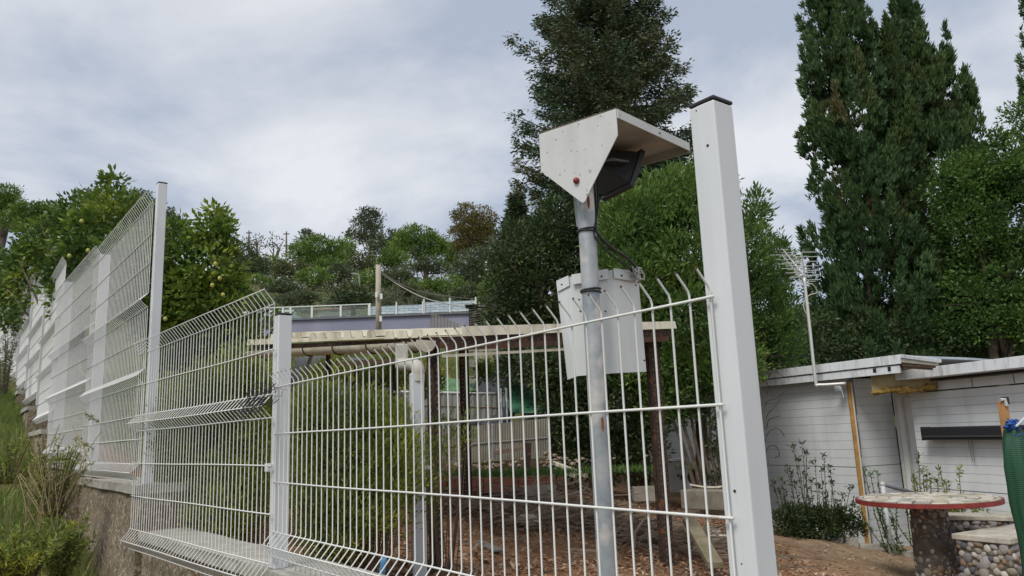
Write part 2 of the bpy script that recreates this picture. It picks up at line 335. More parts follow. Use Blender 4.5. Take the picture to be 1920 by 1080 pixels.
def soil_material():
    M = bpy.data.materials.new('dry_soil_with_litter'); M.use_nodes = True; t = M.node_tree; b = t.nodes['Principled BSDF']; b.inputs['Roughness'].default_value = 0.97; b.inputs['Specular IOR Level'].default_value = 0.15
    tcn = N(t, 'ShaderNodeTexCoord')
    def noise(sc, d=8, r=0.65):
        n = N(t, 'ShaderNodeTexNoise'); n.inputs['Scale'].default_value = sc; n.inputs['Detail'].default_value = d; n.inputs['Roughness'].default_value = r; t.links.new(tcn.outputs['Object'], n.inputs['Vector']); return n.outputs['Fac']
    def ramp(f, pts):
        r = N(t, 'ShaderNodeValToRGB'); t.links.new(f, r.inputs[0]); els = r.color_ramp.elements
        els[0].position, els[0].color = pts[0][0], (*pts[0][1], 1); els[1].position, els[1].color = pts[-1][0], (*pts[-1][1], 1)
        for p, c in pts[1:-1]: q = els.new(p); q.color = (*c, 1)
        return r.outputs[0]
    fine = ramp(noise(26), [(0.3, (0.11, 0.066, 0.04)), (0.48, (0.33, 0.20, 0.12)), (0.62, (0.37, 0.245, 0.155)), (0.75, (0.46, 0.37, 0.28))])
    big = ramp(noise(0.9, 5), [(0.38, (0.55, 0.5, 0.48)), (0.62, (1.15, 1.05, 0.95))])
    mm = N(t, 'ShaderNodeMix', data_type='RGBA', blend_type='MULTIPLY'); mm.inputs['Factor'].default_value = 1; t.links.new(fine, mm.inputs['A']); t.links.new(big, mm.inputs['B'])
    sp = N(t, 'ShaderNodeSeparateXYZ'); t.links.new(tcn.outputs['Object'], sp.inputs[0])
    # trodden sandy ground by the house
    ms = N(t, 'ShaderNodeMapRange'); ms.inputs['From Min'].default_value = 2.6; ms.inputs['From Max'].default_value = 4.0; ms.inputs['To Max'].default_value = 0.85; t.links.new(sp.outputs[0], ms.inputs['Value'])
    sand = ramp(noise(5, 9, 0.7), [(0.33, (0.17, 0.115, 0.07)), (0.5, (0.31, 0.225, 0.145)), (0.68, (0.42, 0.33, 0.23))])
    m0 = N(t, 'ShaderNodeMix', data_type='RGBA'); t.links.new(ms.outputs[0], m0.inputs['Factor']); t.links.new(mm.outputs['Result'], m0.inputs['A']); t.links.new(sand, m0.inputs['B']); mm = m0
    # vegetation-coloured far ground
    mr = N(t, 'ShaderNodeMapRange'); mr.inputs['From Min'].default_value = 13; mr.inputs['From Max'].default_value = 17; t.links.new(sp.outputs[1], mr.inputs['Value'])
    veg = ramp(noise(0.5, 9), [(0.35, (0.035, 0.05, 0.018)), (0.55, (0.09, 0.10, 0.035)), (0.7, (0.19, 0.13, 0.075))])
    m2 = N(t, 'ShaderNodeMix', data_type='RGBA'); t.links.new(mr.outputs[0], m2.inputs['Factor']); t.links.new(mm.outputs['Result'], m2.inputs['A']); t.links.new(veg, m2.inputs['B'])
    t.links.new(m2.outputs['Result'], b.inputs['Base Color'])
    bu = N(t, 'ShaderNodeBump'); bu.inputs['Strength'].default_value = 0.9; bu.inputs['Distance'].default_value = 0.03; t.links.new(noise(35), bu.inputs['Height']); t.links.new(bu.outputs[0], b.inputs['Normal'])
    return M
M_soil = soil_material()
g = MB().grid(np.stack([X, Yg, Z], 2)); build(g, 'ground', M_soil, smooth=True, kind='structure')
# verge in front of the fence
ws2 = np.concatenate([[0.05, -0.1], -np.linspace(0.25, 8, 40), [-9, -11, -14, -20, -35, -70, -150, -400]])
Sg, Wg = np.meshgrid(ss, ws2, indexing='ij'); bx = fence_off(Sg)
X = A0[0] + Sg * FD[0] + (bx + Wg) * FN[0]; Yg = A0[1] + Sg * FD[1] + (bx + Wg) * FN[1]
def verge_h(s, w): return np.interp(s, FOOT_S, FOOT_Z) + 0.05 * w * (-1) * np.clip((s - 3) / 4, 0, 1) * np.exp(w / 4)
Z = verge_h(Sg, Wg) + 0.04 * noise2(X, Yg, 1.7, 4)
M_turf = mat('earth_under_grass', (0.13, 0.12, 0.05), rough=1, col2=(0.06, 0.065, 0.025), vscale=5, bump=0.6, bscale=20)
g = MB().grid(np.stack([X, Yg, Z], 2)); build(g, 'grass_slope', M_turf, smooth=True, kind='structure')
def sw(s, w, z=None):
    s = np.asarray(s, float); w = np.asarray(w, float); b = fence_off(s)
    x = A0[0] + s * FD[0] + (b + w) * FN[0]; y = A0[1] + s * FD[1] + (b + w) * FN[1]
    return x, y

# ------------------------------------------------------------------ stepped wall under the fence
wall = thing('retaining_wall', 'rough brown concrete retaining wall stepping uphill under the white mesh fence', 'wall', (PO[2][0], PO[2][1], 0.6))
tops = [1.185, 1.185, 1.47, 1.60, 1.97, 2.36, 2.74, 3.13, 3.52, 3.9]
FT = 0.30
def seg_axes(p, q):
    d = nrm(q - p); return d, V3(-d[1], d[0], 0) * (-1)          # direction, lot side
for i in range(10):
    p, q_ = PO[i], PO[i + 1]; d, n = seg_axes(p, q_)
    st = p + (d * -2.5 if i == 0 else d * -0.14); en = q_ - d * 0.14
    if i >= 3: st = p + d * 0.10
    if i >= 2: en = q_ + d * 0.095
    if i == 1: st = p - d * 0.14; en = q_ + d * 0.16
    if i == 2: st = V3(-2.43, 5.06, 0) + n * 0.10
    if i <= 1: st = st + n * 0.13; en = en + n * 0.13
    L = np.linalg.norm(en - st); top = tops[i]; bot = float(np.interp(np.dot(p - A0, FD), FOOT_S, FOOT_Z)) - 1.2
    if i == 0: bot = -1.0
    # lumpy street-side face
    nu, nv = max(8, int(L / 0.10)), 22
    mb = MB(); face = []
    for a in range(nu + 1):
        row = []
        for b_ in range(nv + 1):
            u = a / nu; v = b_ / nv; z = bot + (top - 0.055 - bot) * v
            bul = (0.05 * noise2(u * L * 1.0 + i * 3.1, z, 3.0, i) + 0.02 * noise2(u * L + i, z, 9.0, i)) * (1 - 0.8 * v ** 3)
            row.append(st + d * (u * L) - n * (0.10 + max(bul, -0.05) + 0.10 * (1 - v)) + V3(0, 0, z))
        face.append(row)
    mb.grid(np.array(face))
    for row in (face[0], face[-1]): mb.grid(np.array([row, [r_ + n * 0.2 for r_ in row]]))
    FT = 0.24 if i <= 1 else 0.30; c = st + d * L / 2 + n * (FT / 2 - 0.10); 
    mb.box(c + V3(0, 0, (bot + top - 0.056) / 2), (L - 0.004, FT - 0.01, top - 0.056 - bot), (d, n, V3(0, 0, 1)))
    sec = build(mb, 'wall_section', M_conc, parent=wall)
    mb = MB(); k = 14; rr = []
    for a in range(k + 1):      # slightly uneven mortar cap
        u = a / k; w0 = -0.125 + 0.012 * noise2(u * L, i, 4.0, 1); w1 = FT - 0.09; zt = top + 0.004 * noise2(u * L, i, 6, 3)
        rr.append([st + d * u * L + n * w0 + V3(0, 0, top - 0.056), st + d * u * L + n * w0 + V3(0, 0, zt), st + d * u * L + n * w1 + V3(0, 0, zt), st + d * u * L + n * w1 + V3(0, 0, top - 0.056)])
    mb.grid(np.array(rr)); mb.add(rr[0], [(0, 1, 2, 3)]); mb.add(rr[-1], [(3, 2, 1, 0)])
    build(mb, 'mortar_cap', M_cap, parent=sec)

# ------------------------------------------------------------------ mesh fence
fence = thing('mesh_fence', 'long white welded mesh fence with bent wires and square posts on the concrete wall', 'fence', (PO[1][0], PO[1][1], 1.19))
ptop = [2.335, 2.265, 3.55, 3.50, 3.70, 4.12, 4.5, 4.9, 5.3, 5.7, 6.1]
pbot = [1.187, 1.187, 1.472, 1.602, 1.972, 2.362, 2.742, 3.13, 3.52, 3.9, 3.9]
for i, p in enumerate(PP_):
    d, n = seg_axes(PO[max(0, i - 1)], PO[min(10, i + 1)])
    if i == 0: d = nrm(PO[1] - PO[0]); n = V3(d[1], -d[0], 0)
    w = {3: 0.085, 4: 0.095}.get(i, 0.060)
    # two front faces slightly dished like roll-formed steel
    mb = MB(); h = w / 2; prof = [(-h, -h), (-h * 0.25, -h - .0015), (h * 0.25, -h - .0015), (h, -h), (h, -h * .3), (h, h * .3), (h, h), (-h, h), (-h, h * .3), (-h, -h * .3)]
    pts = [p + d * a + n * b_ + V3(0, 0, pbot[i]) for a, b_ in prof]
    mb.prism(pts, V3(0, 0, ptop[i] - pbot[i] - 0.006))
    po = build(mb, 'post', M_white, parent=fence, bevel=0.003)
    build(MB().box(p + V3(0, 0, ptop[i]), (w + 0.002, w + 0.002, 0.007), (d, n, V3(0, 0, 1))), 'post_cap', M_black, parent=po, bevel=0.002)
    if i in (0,):
        for (a, z) in ((-0.008, 2.24), (0.001, 1.585)):
            c = p - n * (h + 0.0012) + d * a + V3(0, 0, z); build(MB().tube([c, c - n * 0.0014], 0.0028, 10), 'bolt_hole', M_black, parent=po)
        for (a, z) in ((0.012, 2.32), (0.0, 1.46)):
            c = p - n * (h + 0.0012) + d * a + V3(0, 0, z); build(MB().tube([c, c - n * 0.001], 0.0015, 6), 'bolt_hole', M_black, parent=po)
    if i == 1:
        c = p - d * 0.0 - n * (h + 0.012) + d * 0.02 + V3(0, 0, 1.60); build(MB().box(c, (0.03, 0.03, 0.035), (d, n, V3(0, 0, 1))), 'clip', M_white, parent=po, bevel=0.003)

M_tip = mat('rusty_cut_tip', (0.10, 0.06, 0.045), rough=0.9)
def wire_mesh(path, d, n, r):
    """path: (outward, z) -> mesh standing at the panel's start, outward = street side"""
    mb = MB(); pts = []
    for (o, z) in path: pts.append(-n * o + V3(0, 0, z))
    # round the bends a little
    pp = [pts[0], pts[0] + nrm(pts[1] - pts[0]) * 0.004]
    for k in range(1, len(pts) - 1):
        a = nrm(pts[k - 1] - pts[k]); b = nrm(pts[k + 1] - pts[k]); s = 0.006; pp += [pts[k] + a * s, pts[k] + b * s]
    pp.append(pts[-1]); mb.tube(pp, r, 6); return mb
def panel(start, end, zoff, path, rails, separate=True, spacing=0.05, tilt=0.0, base_z=0.0, rv=0.0024, rr=0.0029, label=None):
    start = np.array([start[0], start[1], 0.]); end = np.array([end[0], end[1], 0.]); d = nrm(end - start); n = V3(d[1], -d[0], 0); L = np.linalg.norm(end - start)
    path = [(o, z + zoff) for o, z in path]; cnt = int(L / spacing + 0.5) + 1; sp = L / (cnt - 1)
    zs = [z for _, z in path]; zm = (max(zs) + min(zs)) / 2
    root = fence
    pan = bpy.data.objects.new('mesh_panel', None); COL.objects.link(pan); pan.parent = fence
    org = start + V3(0, 0, zm); pan.location = Vector(org - origin_of(fence))
    if label: pan['label'] = label
    path = [(o, z - zm) for o, z in path]
    if separate:
        mb = wire_mesh(path, d, n, rv); me = bpy.data.meshes.new('vertical_wire'); me.from_pydata(np.vstack(mb.v).tolist(), [], mb.f); me.shade_smooth(); me.materials.append(M_wire); me.materials.append(M_tip)
        if zoff == 0 and tilt:
            for pi_ in list(range(6)) + [len(me.polygons) - 2]: me.polygons[pi_].material_index = 1
        for k in range(cnt):
            o = bpy.data.objects.new('vertical_wire', me); COL.objects.link(o); o.parent = pan; o.location = Vector(d * sp * k + d * rng.normal() * 0.0012)
    else:
        mb = MB(); v = []
        base = wire_mesh(path, d, n, rv)
        bv = np.vstack(base.v)
        for k in range(cnt): mb.add(bv + d * sp * k + org, base.f)
        build(mb, 'vertical_wires', M_wire, parent=pan, smooth=True, kind='stuff')
    mbs = MB()
    for (o, z) in rails:
        q = org - n * (o + 0.0052) + V3(0, 0, z + zoff - zm)
        seg = [q - d * 0.012 + (d * (L + 0.024)) * t + V3(0, 0, 0.0012 * math.sin(t * 9 + z * 7)) for t in np.linspace(0, 1, 9)]
        if separate: build(MB().tube(seg, rr, 6), 'rail', M_wire, parent=pan, smooth=True)
        else: mbs.tube(seg, rr, 6)
    if not separate: build(mbs, 'rails', M_wire, parent=pan, smooth=True, kind='stuff')
    return pan
pA, pB = V3(0.375, 1.435, 0), V3(-0.922, 3.19, 0); dab = nrm(pB - pA)
panel(pA, pB + dab * 0.19, 0, [(.036, 1.996), (0, 1.958), (0, 1.345), (.047, 1.292), (0, 1.240), (0, 1.212)], [(0, 1.94), (0, 1.74), (0, 1.54), (0, 1.34), (.045, 1.292), (0, 1.24)], tilt=1.0, label='low nearest mesh panel with open wire tips')
pB2, pC2 = V3(-1.055, 3.35, 0), V3(-2.335, 4.875, 0); dbc = nrm(pC2 - pB2)
panel(pB2, pC2 + dbc * 0.20, 0, [(.05, 2.372), (0, 2.312), (0, 1.915), (.05, 1.86), (0, 1.805), (0, 1.205), (.052, 1.145), (0, 1.09)], [(.048, 2.368), (0, 2.306), (0, 2.105), (0, 1.91), (.05, 1.86), (0, 1.81), (0, 1.61), (0, 1.41), (0, 1.21), (.052, 1.145), (0, 1.09)])
tall = [(.045, 3.40), (0, 3.335), (0, 2.71), (.05, 2.66), (0, 2.61), (0, 2.21), (.05, 2.16), (0, 2.11), (0, 1.61), (.05, 1.555), (0, 1.50)]
trail = [(.045, 3.395), (0, 3.33), (0, 3.11), (0, 2.91), (0, 2.705), (.05, 2.66), (0, 2.615), (0, 2.41), (0, 2.205), (.05, 2.16), (0, 2.115), (0, 1.91), (0, 1.76), (0, 1.605), (.05, 1.555), (0, 1.50)]
offs = [0.0, 0.14, 0.60, 0.99, 1.33, 1.70, 2.08, 2.46]
for j, i in enumerate(range(2, 10)):
    a_, b_ = {2: (V3(-2.375, 4.94, 0), V3(-3.76, 6.75, 0)), 3: (P(187, 500, 6.85) * V3(1, 1, 0), P(109, 560, 8.95) * V3(1, 1, 0))}.get(i, (PO[i], PO[i + 1]))
    d, n = seg_axes(a_, b_); s = a_ + d * (0.0 if i == 3 else 0.045); en = b_ + d * (0.03 if i == 2 else 0.08)
    panel(s, en, offs[j], tall, trail, separate=(i in (2, 3)), rv=0.0024 if i < 4 else 0.0032)
# tangle of old wire tied to the post
mb = MB(); c0 = P(505, 733, 3.22)
for k in range(26):
    a = c0 + rng.normal(size=3) * V3(0.022, 0.01, 0.022); pts = [a + rng.normal(size=3) * 0.022 + V3(-0.02, 0, -0.02) * t for t in range(5)]; mb.tube(pts, 0.0012, 4)
tag(build(mb, 'wire_tangle', M_black, origin=c0), 'dark tangle of old twine tied where two mesh panels meet at the short post', 'twine')

# ------------------------------------------------------------------ light pole with sheet-metal hood
M_hood = mat('speckled_white_sheet', (0.60, 0.605, 0.60), rough=0.5, var=0.05, vscale=5, spots=((0.17, 0.15, 0.13), 0.75, 95, 0.655), streak=((0.36, 0.34, 0.31), 0.3, 18, 5))
M_hoodin = mat('brownish_underside_sheet', (0.44, 0.40, 0.36), rough=0.8, col2=(0.33, 0.29, 0.26), vscale=9)  # darker, browner tone for the inner side of the hood
pb = P(1098, 380, 2.0); px0 = V3(pb[0], pb[1], 0)
lp = thing('light_pole', 'galvanised pole with a white sheet hood, black floodlight and folded white guard', 'light pole', (px0[0], px0[1], 0.6))
mb = MB(); zz = np.linspace(0.6, 2.47, 26); mb.tube([px0 + V3(0, 0, z) for z in zz], 0.0235, 24)
pole = build(mb, 'pole', M_galv, parent=lp, smooth=True)
M_rsp = mat('rust_patch', (0.28, 0.11, 0.04), rough=0.9, var=0.4, vscale=60, bump=0.3)
def strip_on_pole(z0, z1, a0, a1, mt, name, rad=0.0242):
    mb = MB(); G = []
    for i, z in enumerate(np.linspace(z0, z1, 7)):
        wgt = math.sin(math.pi * (i + 0.5) / 7) ** 0.6
        G.append([px0 + V3(rad * math.cos(math.radians((a0 + a1) / 2 + (a - (a0 + a1) / 2) * wgt)), rad * math.sin(math.radians((a0 + a1) / 2 + (a - (a0 + a1) / 2) * wgt)), z) for a in np.linspace(a0, a1, 7)])
    mb.grid(np.array(G)); return build(mb, name, mt, parent=pole, smooth=True)
strip_on_pole(2.285, 2.322, -86, -68, M_rsp, 'rust_patch')
strip_on_pole(1.70, 1.735, -80, -60, M_rsp, 'rust_patch')
zr = 2.505
b_ = P(1156, 205, 1.85); b_[2] = zr; a_ = P(1013, 250, 2.0); a_[2] = zr; c_ = P(1291, 267, 2.11); c_[2] = zr; d_ = a_ + c_ - b_
u_ab = nrm(b_ - a_); n_ab = nrm(np.cross(u_ab, V3(0, 0, 1)))         # outward from the side plate, towards the camera side
if np.dot(n_ab, EYE - a_) < 0: n_ab = -n_ab
u_bc = nrm(c_ - b_)
th = 0.0025
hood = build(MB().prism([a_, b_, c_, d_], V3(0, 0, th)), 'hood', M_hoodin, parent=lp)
lip = 0.020
build(MB().prism([a_ + V3(0, 0, 0.0055) + n_ab * 0.004, b_ + V3(0, 0, 0.0055) + n_ab * 0.004, b_ + V3(0, 0, 0.0055), a_ + V3(0, 0, 0.0055)], V3(0, 0, 0.002)), 'seam', M_wood, parent=hood)
def plate(pts, off, name, mt, parent=hood, bev=0.0): return build(MB().prism(pts, off), name, mt, parent=parent, bevel=bev)
# side plate: the pentagon with its rounded tip
Lab = np.linalg.norm(b_ - a_)
def ab(t, dz): return a_ + u_ab * (t * Lab) + V3(0, 0, dz)
tip = 0.47
side_pts = [ab(-0.01, 0.004), ab(1.0, 0.004), ab(1.0, -0.068), ab(0.585, -0.205), ab(0.555, -0.218), ab(0.52, -0.221), ab(0.485, -0.214), ab(-0.005, -0.103)]
plate([p + n_ab * 0.001 for p in side_pts], n_ab * th, 'side_plate', M_hood)
far = [p + u_bc * (np.linalg.norm(c_ - b_) * 0.16) for p in side_pts[2:]]
far = [P(1066, 350, 2.035), P(1096, 350, 2.035), P(1088, 400, 2.035), P(1084, 426, 2.035), P(1081, 424, 2.035), P(1075, 366, 2.035)]
plate(far, V3(0, th, 0), 'bracket_plate', M_hood)
plate([b_ + V3(0, 0, 0.004), c_ + V3(0, 0, 0.004), c_ - V3(0, 0, lip), b_ - V3(0, 0, lip)], -u_ab * -th * 1.0, 'front_lip', M_hood)
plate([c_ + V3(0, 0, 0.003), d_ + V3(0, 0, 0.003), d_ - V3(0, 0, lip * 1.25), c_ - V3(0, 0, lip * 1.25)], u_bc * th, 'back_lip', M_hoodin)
plate([a_ + V3(0, 0, 0.003), d_ + V3(0, 0, 0.003), d_ - V3(0, 0, lip), a_ - V3(0, 0, lip)], -u_ab * th, 'end_lip', M_hood)
M_red = mat('faded_red_cap', (0.24, 0.03, 0.03), rough=0.5, var=0.3, vscale=60)
c0 = ab(0.465, -0.158) + n_ab * 0.003; mb = MB(); mb.tube([c0, c0 + n_ab * 0.006, c0 + n_ab * 0.010, c0 + n_ab * 0.012], [0.0085, 0.0085, 0.006, 0.001], 12)
build(mb, 'red_cap', M_red, parent=hood, smooth=True)
mb = MB(); s0 = (b_ * 0.45 + c_ * 0.55) + V3(0, 0, -0.009) + u_ab * 0.0035; mb.tube([s0, s0 + u_ab * 0.0015], 0.0025, 8); build(mb, 'screw', M_black, parent=hood)
# floodlight
M_glass = mat('dark_floodlight_glass', (0.02, 0.024, 0.035), rough=0.08, spec=0.8)
M_refl = mat('grey_reflector', (0.16, 0.17, 0.20), rough=0.35, metal=0.6)
fx = nrm(V3(0.80, 0.42, -0.40)); fy = nrm(np.cross(V3(0, 0, 1), fx)); fz = np.cross(fx, fy)
fc = P(1150, 318, 2.12)
FA = (fx, fy, fz)
def fl(x, y, z): return fc + fx * x + fy * y + fz * z
mb = MB(); back = [fl(-0.055, sy * 0.03, sz * 0.028) for sy, sz in ((-1, -1), (1, -1), (1, 1), (-1, 1))]; fr = [fl(0.03, sy * 0.068, sz * 0.055) for sy, sz in ((-1, -1), (1, -1), (1, 1), (-1, 1))]
mb.add(back + fr, [(3, 2, 1, 0), (4, 5, 6, 7), (0, 1, 5, 4), (1, 2, 6, 5), (2, 3, 7, 6), (3, 0, 4, 7)])
flood = build(mb, 'floodlight', M_black, parent=lp, bevel=0.004)
mb = MB()
for sy in (-1, 1): mb.box(fl(0.036, sy * 0.067, 0), (0.016, 0.010, 0.126), FA)
for sz in (-1, 1): mb.box(fl(0.036, 0, sz * 0.057), (0.0158, 0.126, 0.010), FA)
build(mb, 'frame', M_black, parent=flood, bevel=0.002)
build(MB().box(fl(0.0365, 0, 0), (0.004, 0.124, 0.104), FA), 'glass', M_glass, parent=flood)
for k in range(2): build(MB().box(fl(-0.010 + 0.013 * k, 0, 0.0), (0.003, 0.078 + 0.020 * k, 0.070 + 0.016 * k), FA), 'cooling_fin', M_black, parent=flood)
mb = MB()
for sy in (-1, 1): mb.tube([fl(0.0, sy * 0.072, 0.0), fl(-0.045, sy * 0.072, -0.02), fl(-0.075, sy * 0.035, -0.03)], 0.005, 6)
mb.tube([fl(-0.075, -0.035, -0.03), fl(-0.075, 0.035, -0.03)], 0.006, 6); build(mb, 'yoke', M_refl, parent=flood, smooth=True)
# folded guard behind the pole
gz = [P(1043, 530, 2.13), P(1068, 519, 2.07), P(1149, 506, 2.07), P(1196, 513, 2.15)]
gb = [P(1064, 712, 2.13), P(1083, 705, 2.07), P(1162, 699, 2.07), P(1212, 697, 2.15)]
flz = [P(1045, 548, 2.128), P(1070, 535, 2.068), P(1150, 522, 2.068), P(1197, 530, 2.148)]
M_guard = mat('white_folded_sheet', (0.66, 0.68, 0.68), rough=0.45, var=0.04, vscale=4, spots=((0.2, 0.17, 0.13), 0.7, 60, 0.73), streak=((0.42, 0.40, 0.36), 0.4, 18, 2))
def sheet(p, t=0.0016, off=None):
    p = [np.asarray(q) for q in p]; nn = nrm(np.cross(p[1] - p[0], p[-1] - p[0])) if off is None else off
    return MB().prism(p, nn * t)
guard = build(sheet([gz[1], gz[2], gb[2], gb[1]]), 'sheet_guard', M_guard, parent=lp)
build(sheet([gz[0], gz[1], gb[1], gb[0]]), 'side_fold', M_guard, parent=guard)
build(sheet([gz[2], gz[3], gb[3], gb[2]]), 'side_fold', M_guard, parent=guard)
fwd = V3(0, -1, 0)
def flange(i, s, e_):
    p0 = gz[i] + (gz[i + 1] - gz[i]) * s; p1 = gz[i] + (gz[i + 1] - gz[i]) * e_; q0 = flz[i] + (flz[i + 1] - flz[i]) * s; q1 = flz[i] + (flz[i + 1] - flz[i]) * e_
    o = fwd * 0.006; up = V3(0, 0, 0.003)
    build(MB().prism([p0 + up + o, p1 + up + o, q1 + o, q0 + o], fwd * 0.0016), 'top_flange', M_guard, parent=guard)
    build(MB().prism([p0 + up, p1 + up, p1 + up + o, p0 + up + o], V3(0, 0, 0.0012)), 'top_fold', M_guard, parent=guard)
flange(0, 0.0, 0.90); flange(1, 0.04, 0.88); flange(2, 0.02, 0.98)
for (x, y) in ((1086, 562), (1135, 584), (1128, 518), (1166, 517), (1053, 534), (1088, 584), (1208, 676), (1192, 535)):
    c = P(x, y, 2.058 if x < 1150 else 2.085); build(MB().tube([c, c - V3(0, 0.003, 0)], 0.0026, 8), 'bolt', M_black, parent=guard)
# ties and cable
def ring(z, r, name, mt, par, tilt=0.0):
    a = np.linspace(0, 2 * np.pi, 25); mb = MB(); mb.tube([px0 + V3(0.0265 * math.cos(t), 0.0265 * math.sin(t), z + tilt * math.cos(t)) for t in a], r, 6, cap=False); return build(mb, name, mt, parent=par, smooth=True)
for z, tl in ((2.232, 0.002), (2.226, -0.002)): ring(z, 0.0022, 'cable_tie', M_black, pole, tl)
for z, tl in ((2.068, 0.002), (2.062, -0.001)): ring(z, 0.0024, 'cable_tie', M_black, pole, tl)
def spline(pts, n=28):
    pts = np.asarray(pts, float); t = np.arange(len(pts)); tt = np.linspace(0, len(pts) - 1, n); o = []
    for x in tt:
        i = min(int(x), len(pts) - 2); f_ = x - i; p0 = pts[max(i - 1, 0)]; p1 = pts[i]; p2 = pts[i + 1]; p3 = pts[min(i + 2, len(pts) - 1)]
        o.append(0.5 * ((2 * p1) + (-p0 + p2) * f_ + (2 * p0 - 5 * p1 + 4 * p2 - p3) * f_ ** 2 + (-p0 + 3 * p1 - 3 * p2 + p3) * f_ ** 3))
    return np.array(o)
cab = spline([P(1118, 330, 2.06), P(1121, 380, 2.03), P(1117, 425, 1.985), P(1128, 447, 1.985), P(1152, 468, 2.02), P(1178, 485, 2.06), P(1197, 508, 2.12)])
build(MB().tube(cab, 0.0042, 8), 'cable', M_black, parent=lp, smooth=True)
cab = spline([P(1112, 330, 2.05), P(1114, 390, 2.02), P(1112, 432, 1.985), P(1125, 458, 1.99), P(1150, 480, 2.03), P(1172, 496, 2.07), P(1190, 515, 2.12)])
build(MB().tube(cab, 0.0026, 8), 'cable', M_black, parent=lp, smooth=True)
mb = MB(); c0 = P(1194, 513, 2.11)
for k in range(9):
    pts = [c0 + rng.normal(size=3) * 0.010 for _ in range(6)]; mb.tube(spline(pts, 14), 0.0022, 5)
build(mb, 'tape_knot', mat('grey_tape', (0.5, 0.49, 0.47), rough=0.7), parent=lp, smooth=True)

# ------------------------------------------------------------------ corrugated lean-to shelter
Nc, Lc, Rc = P(806, 627, 5.3), P(470, 643, 8.0), P(1256, 612, 6.9)
Fc = Lc + Rc - Nc
sh = thing('lean_to_shelter', 'open lean-to shelter of cream corrugated sheets on rusty angle steel posts with a gutter', 'shelter', (Nc[0], Nc[1], 0.8))
eu = nrm(Lc - Nc); ru = nrm(Rc - Nc); LE, LR = np.linalg.norm(Lc - Nc), np.linalg.norm(Rc - Nc)
un = nrm(np.cross(ru, eu)); un = un if un[2] > 0 else -un
nrib = 18; per = LE / nrib; nsheet = 5
for k in range(nsheet):
    r0_, r1_ = k * nrib // nsheet, (k + 1) * nrib // nsheet
    prof = []
    for j in range(r0_, r1_):
        for (t, h) in ((0.0, 0), (0.16, 0), (0.28, 0.045), (0.72, 0.045), (0.84, 0)): prof.append((j * per + t * per, h))
    prof.append((r1_ * per, 0)); wob = rng.normal() * 0.01
    G = []
    for s_ in (-0.0, LR * 0.5, LR + 0.03): G.append([Nc + eu * a + ru * (s_ - 0.04 - 0.05 * (k % 2)) + un * (h + wob + 0.004 * (k % 2) + 0.006 * math.sin(s_ * 3 + k)) for a, h in prof])
    G = np.array(G); G2 = G - un * 0.003
    mb = MB(); mb.grid(G); mb.grid(G2); mb.grid(np.array([G[0], G2[0]])); mb.grid(np.array([G[-1], G2[-1]])); mb.grid(np.array([G[:, 0], G2[:, 0]])); mb.grid(np.array([G[:, -1], G2[:, -1]]))
    sheet_o = build(mb, 'corrugated_sheet', M_cream, parent=sh)
    for j in range(r0_, r1_):           # foam closures in the rib ends
        o0 = Nc + eu * (j * per) + ru * (-0.045 - 0.05 * (k % 2)) + un * (wob + 0.004 * (k % 2))
        build(MB().prism([o0 + eu * per * t + un * h for t, h in ((0.12, -0.012), (0.28, 0.045), (0.72, 0.045), (0.88, -0.012))], -ru * 0.006), 'rib_closure', M_cream, parent=sheet_o)
# overhanging cream edge flashing along the side facing the camera
for (s0, s1, dz, mt_) in ((0.10, 0.62, 0.0, M_cream), (0.60, 1.02, -0.004, M_cream)):
    p0, p1 = Nc + ru * LR * s0, Nc + ru * LR * s1
    mb = MB(); mb.prism([p0 - eu * 0.02 + un * (0.05 + dz), p0 - eu * 0.035 - un * 0.02, p0 - eu * 0.028 - un * 0.02, p0 - eu * 0.013 + un * (0.044 + dz)], p1 - p0); build(mb, 'edge_flashing', M_cream, parent=sh)
# beams of perforated angle
def angle_bar(p0, p1, w, u, v, mt_, name, par, holes=True, sp=0.05, hole_col=None):
    d_ = nrm(p1 - p0); L_ = np.linalg.norm(p1 - p0)
    mb = MB(); mb.box((p0 + p1) / 2 + u * w / 2, (L_, w, 0.003), (d_, u, v)); mb.box((p0 + p1) / 2 + v * w / 2 - u * 0.0016, (L_, 0.003, w), (d_, u, v))
    o = build(mb, name, mt_, parent=par)
    if holes:
        hb = MB(); hc = MATS.get('bright_slot') or mat('bright_slot', (0.35, 0.33, 0.28), rough=0.8)
        for k in range(int(L_ / sp)):
            c = p0 + d_ * (k + 0.5) * sp + u * w * 0.5
            hb.box(c + v * 0.0, (0.012 if k % 2 else 0.018, 0.008, 0.0052), (d_, u, v))
            c = p0 + d_ * (k + 0.5) * sp + v * w * 0.5 - u * 0.0016
            hb.box(c, (0.018 if k % 2 else 0.012, 0.0052, 0.008), (d_, u, v))
        build(hb, 'slot_row', hole_col or hc, parent=o, kind='stuff')
    return o
dn = V3(0, 0, -1)
M_slot = mat('pale_slot', (0.30, 0.27, 0.22), rough=0.8); M_slotd = mat('rust_slot', (0.20, 0.11, 0.07), rough=0.9)
angle_bar(Nc + un * -0.03, Rc - un * 0.03, 0.07, dn, nrm(eu), M_rust, 'beam', sh, hole_col=M_slotd, sp=0.06)
angle_bar(Nc - un * 0.035 + eu * 0.02, Lc - un * 0.035, 0.06, dn, nrm(ru), M_rust, 'beam', sh, hole_col=M_slot)
angle_bar(Rc - un * 0.03, Fc - un * 0.03, 0.06, dn, -nrm(ru), M_rust, 'beam', sh, holes=False)
angle_bar(Lc - un * 0.03, Fc - un * 0.03, 0.06, dn, -nrm(eu), M_rust, 'beam', sh, holes=False)
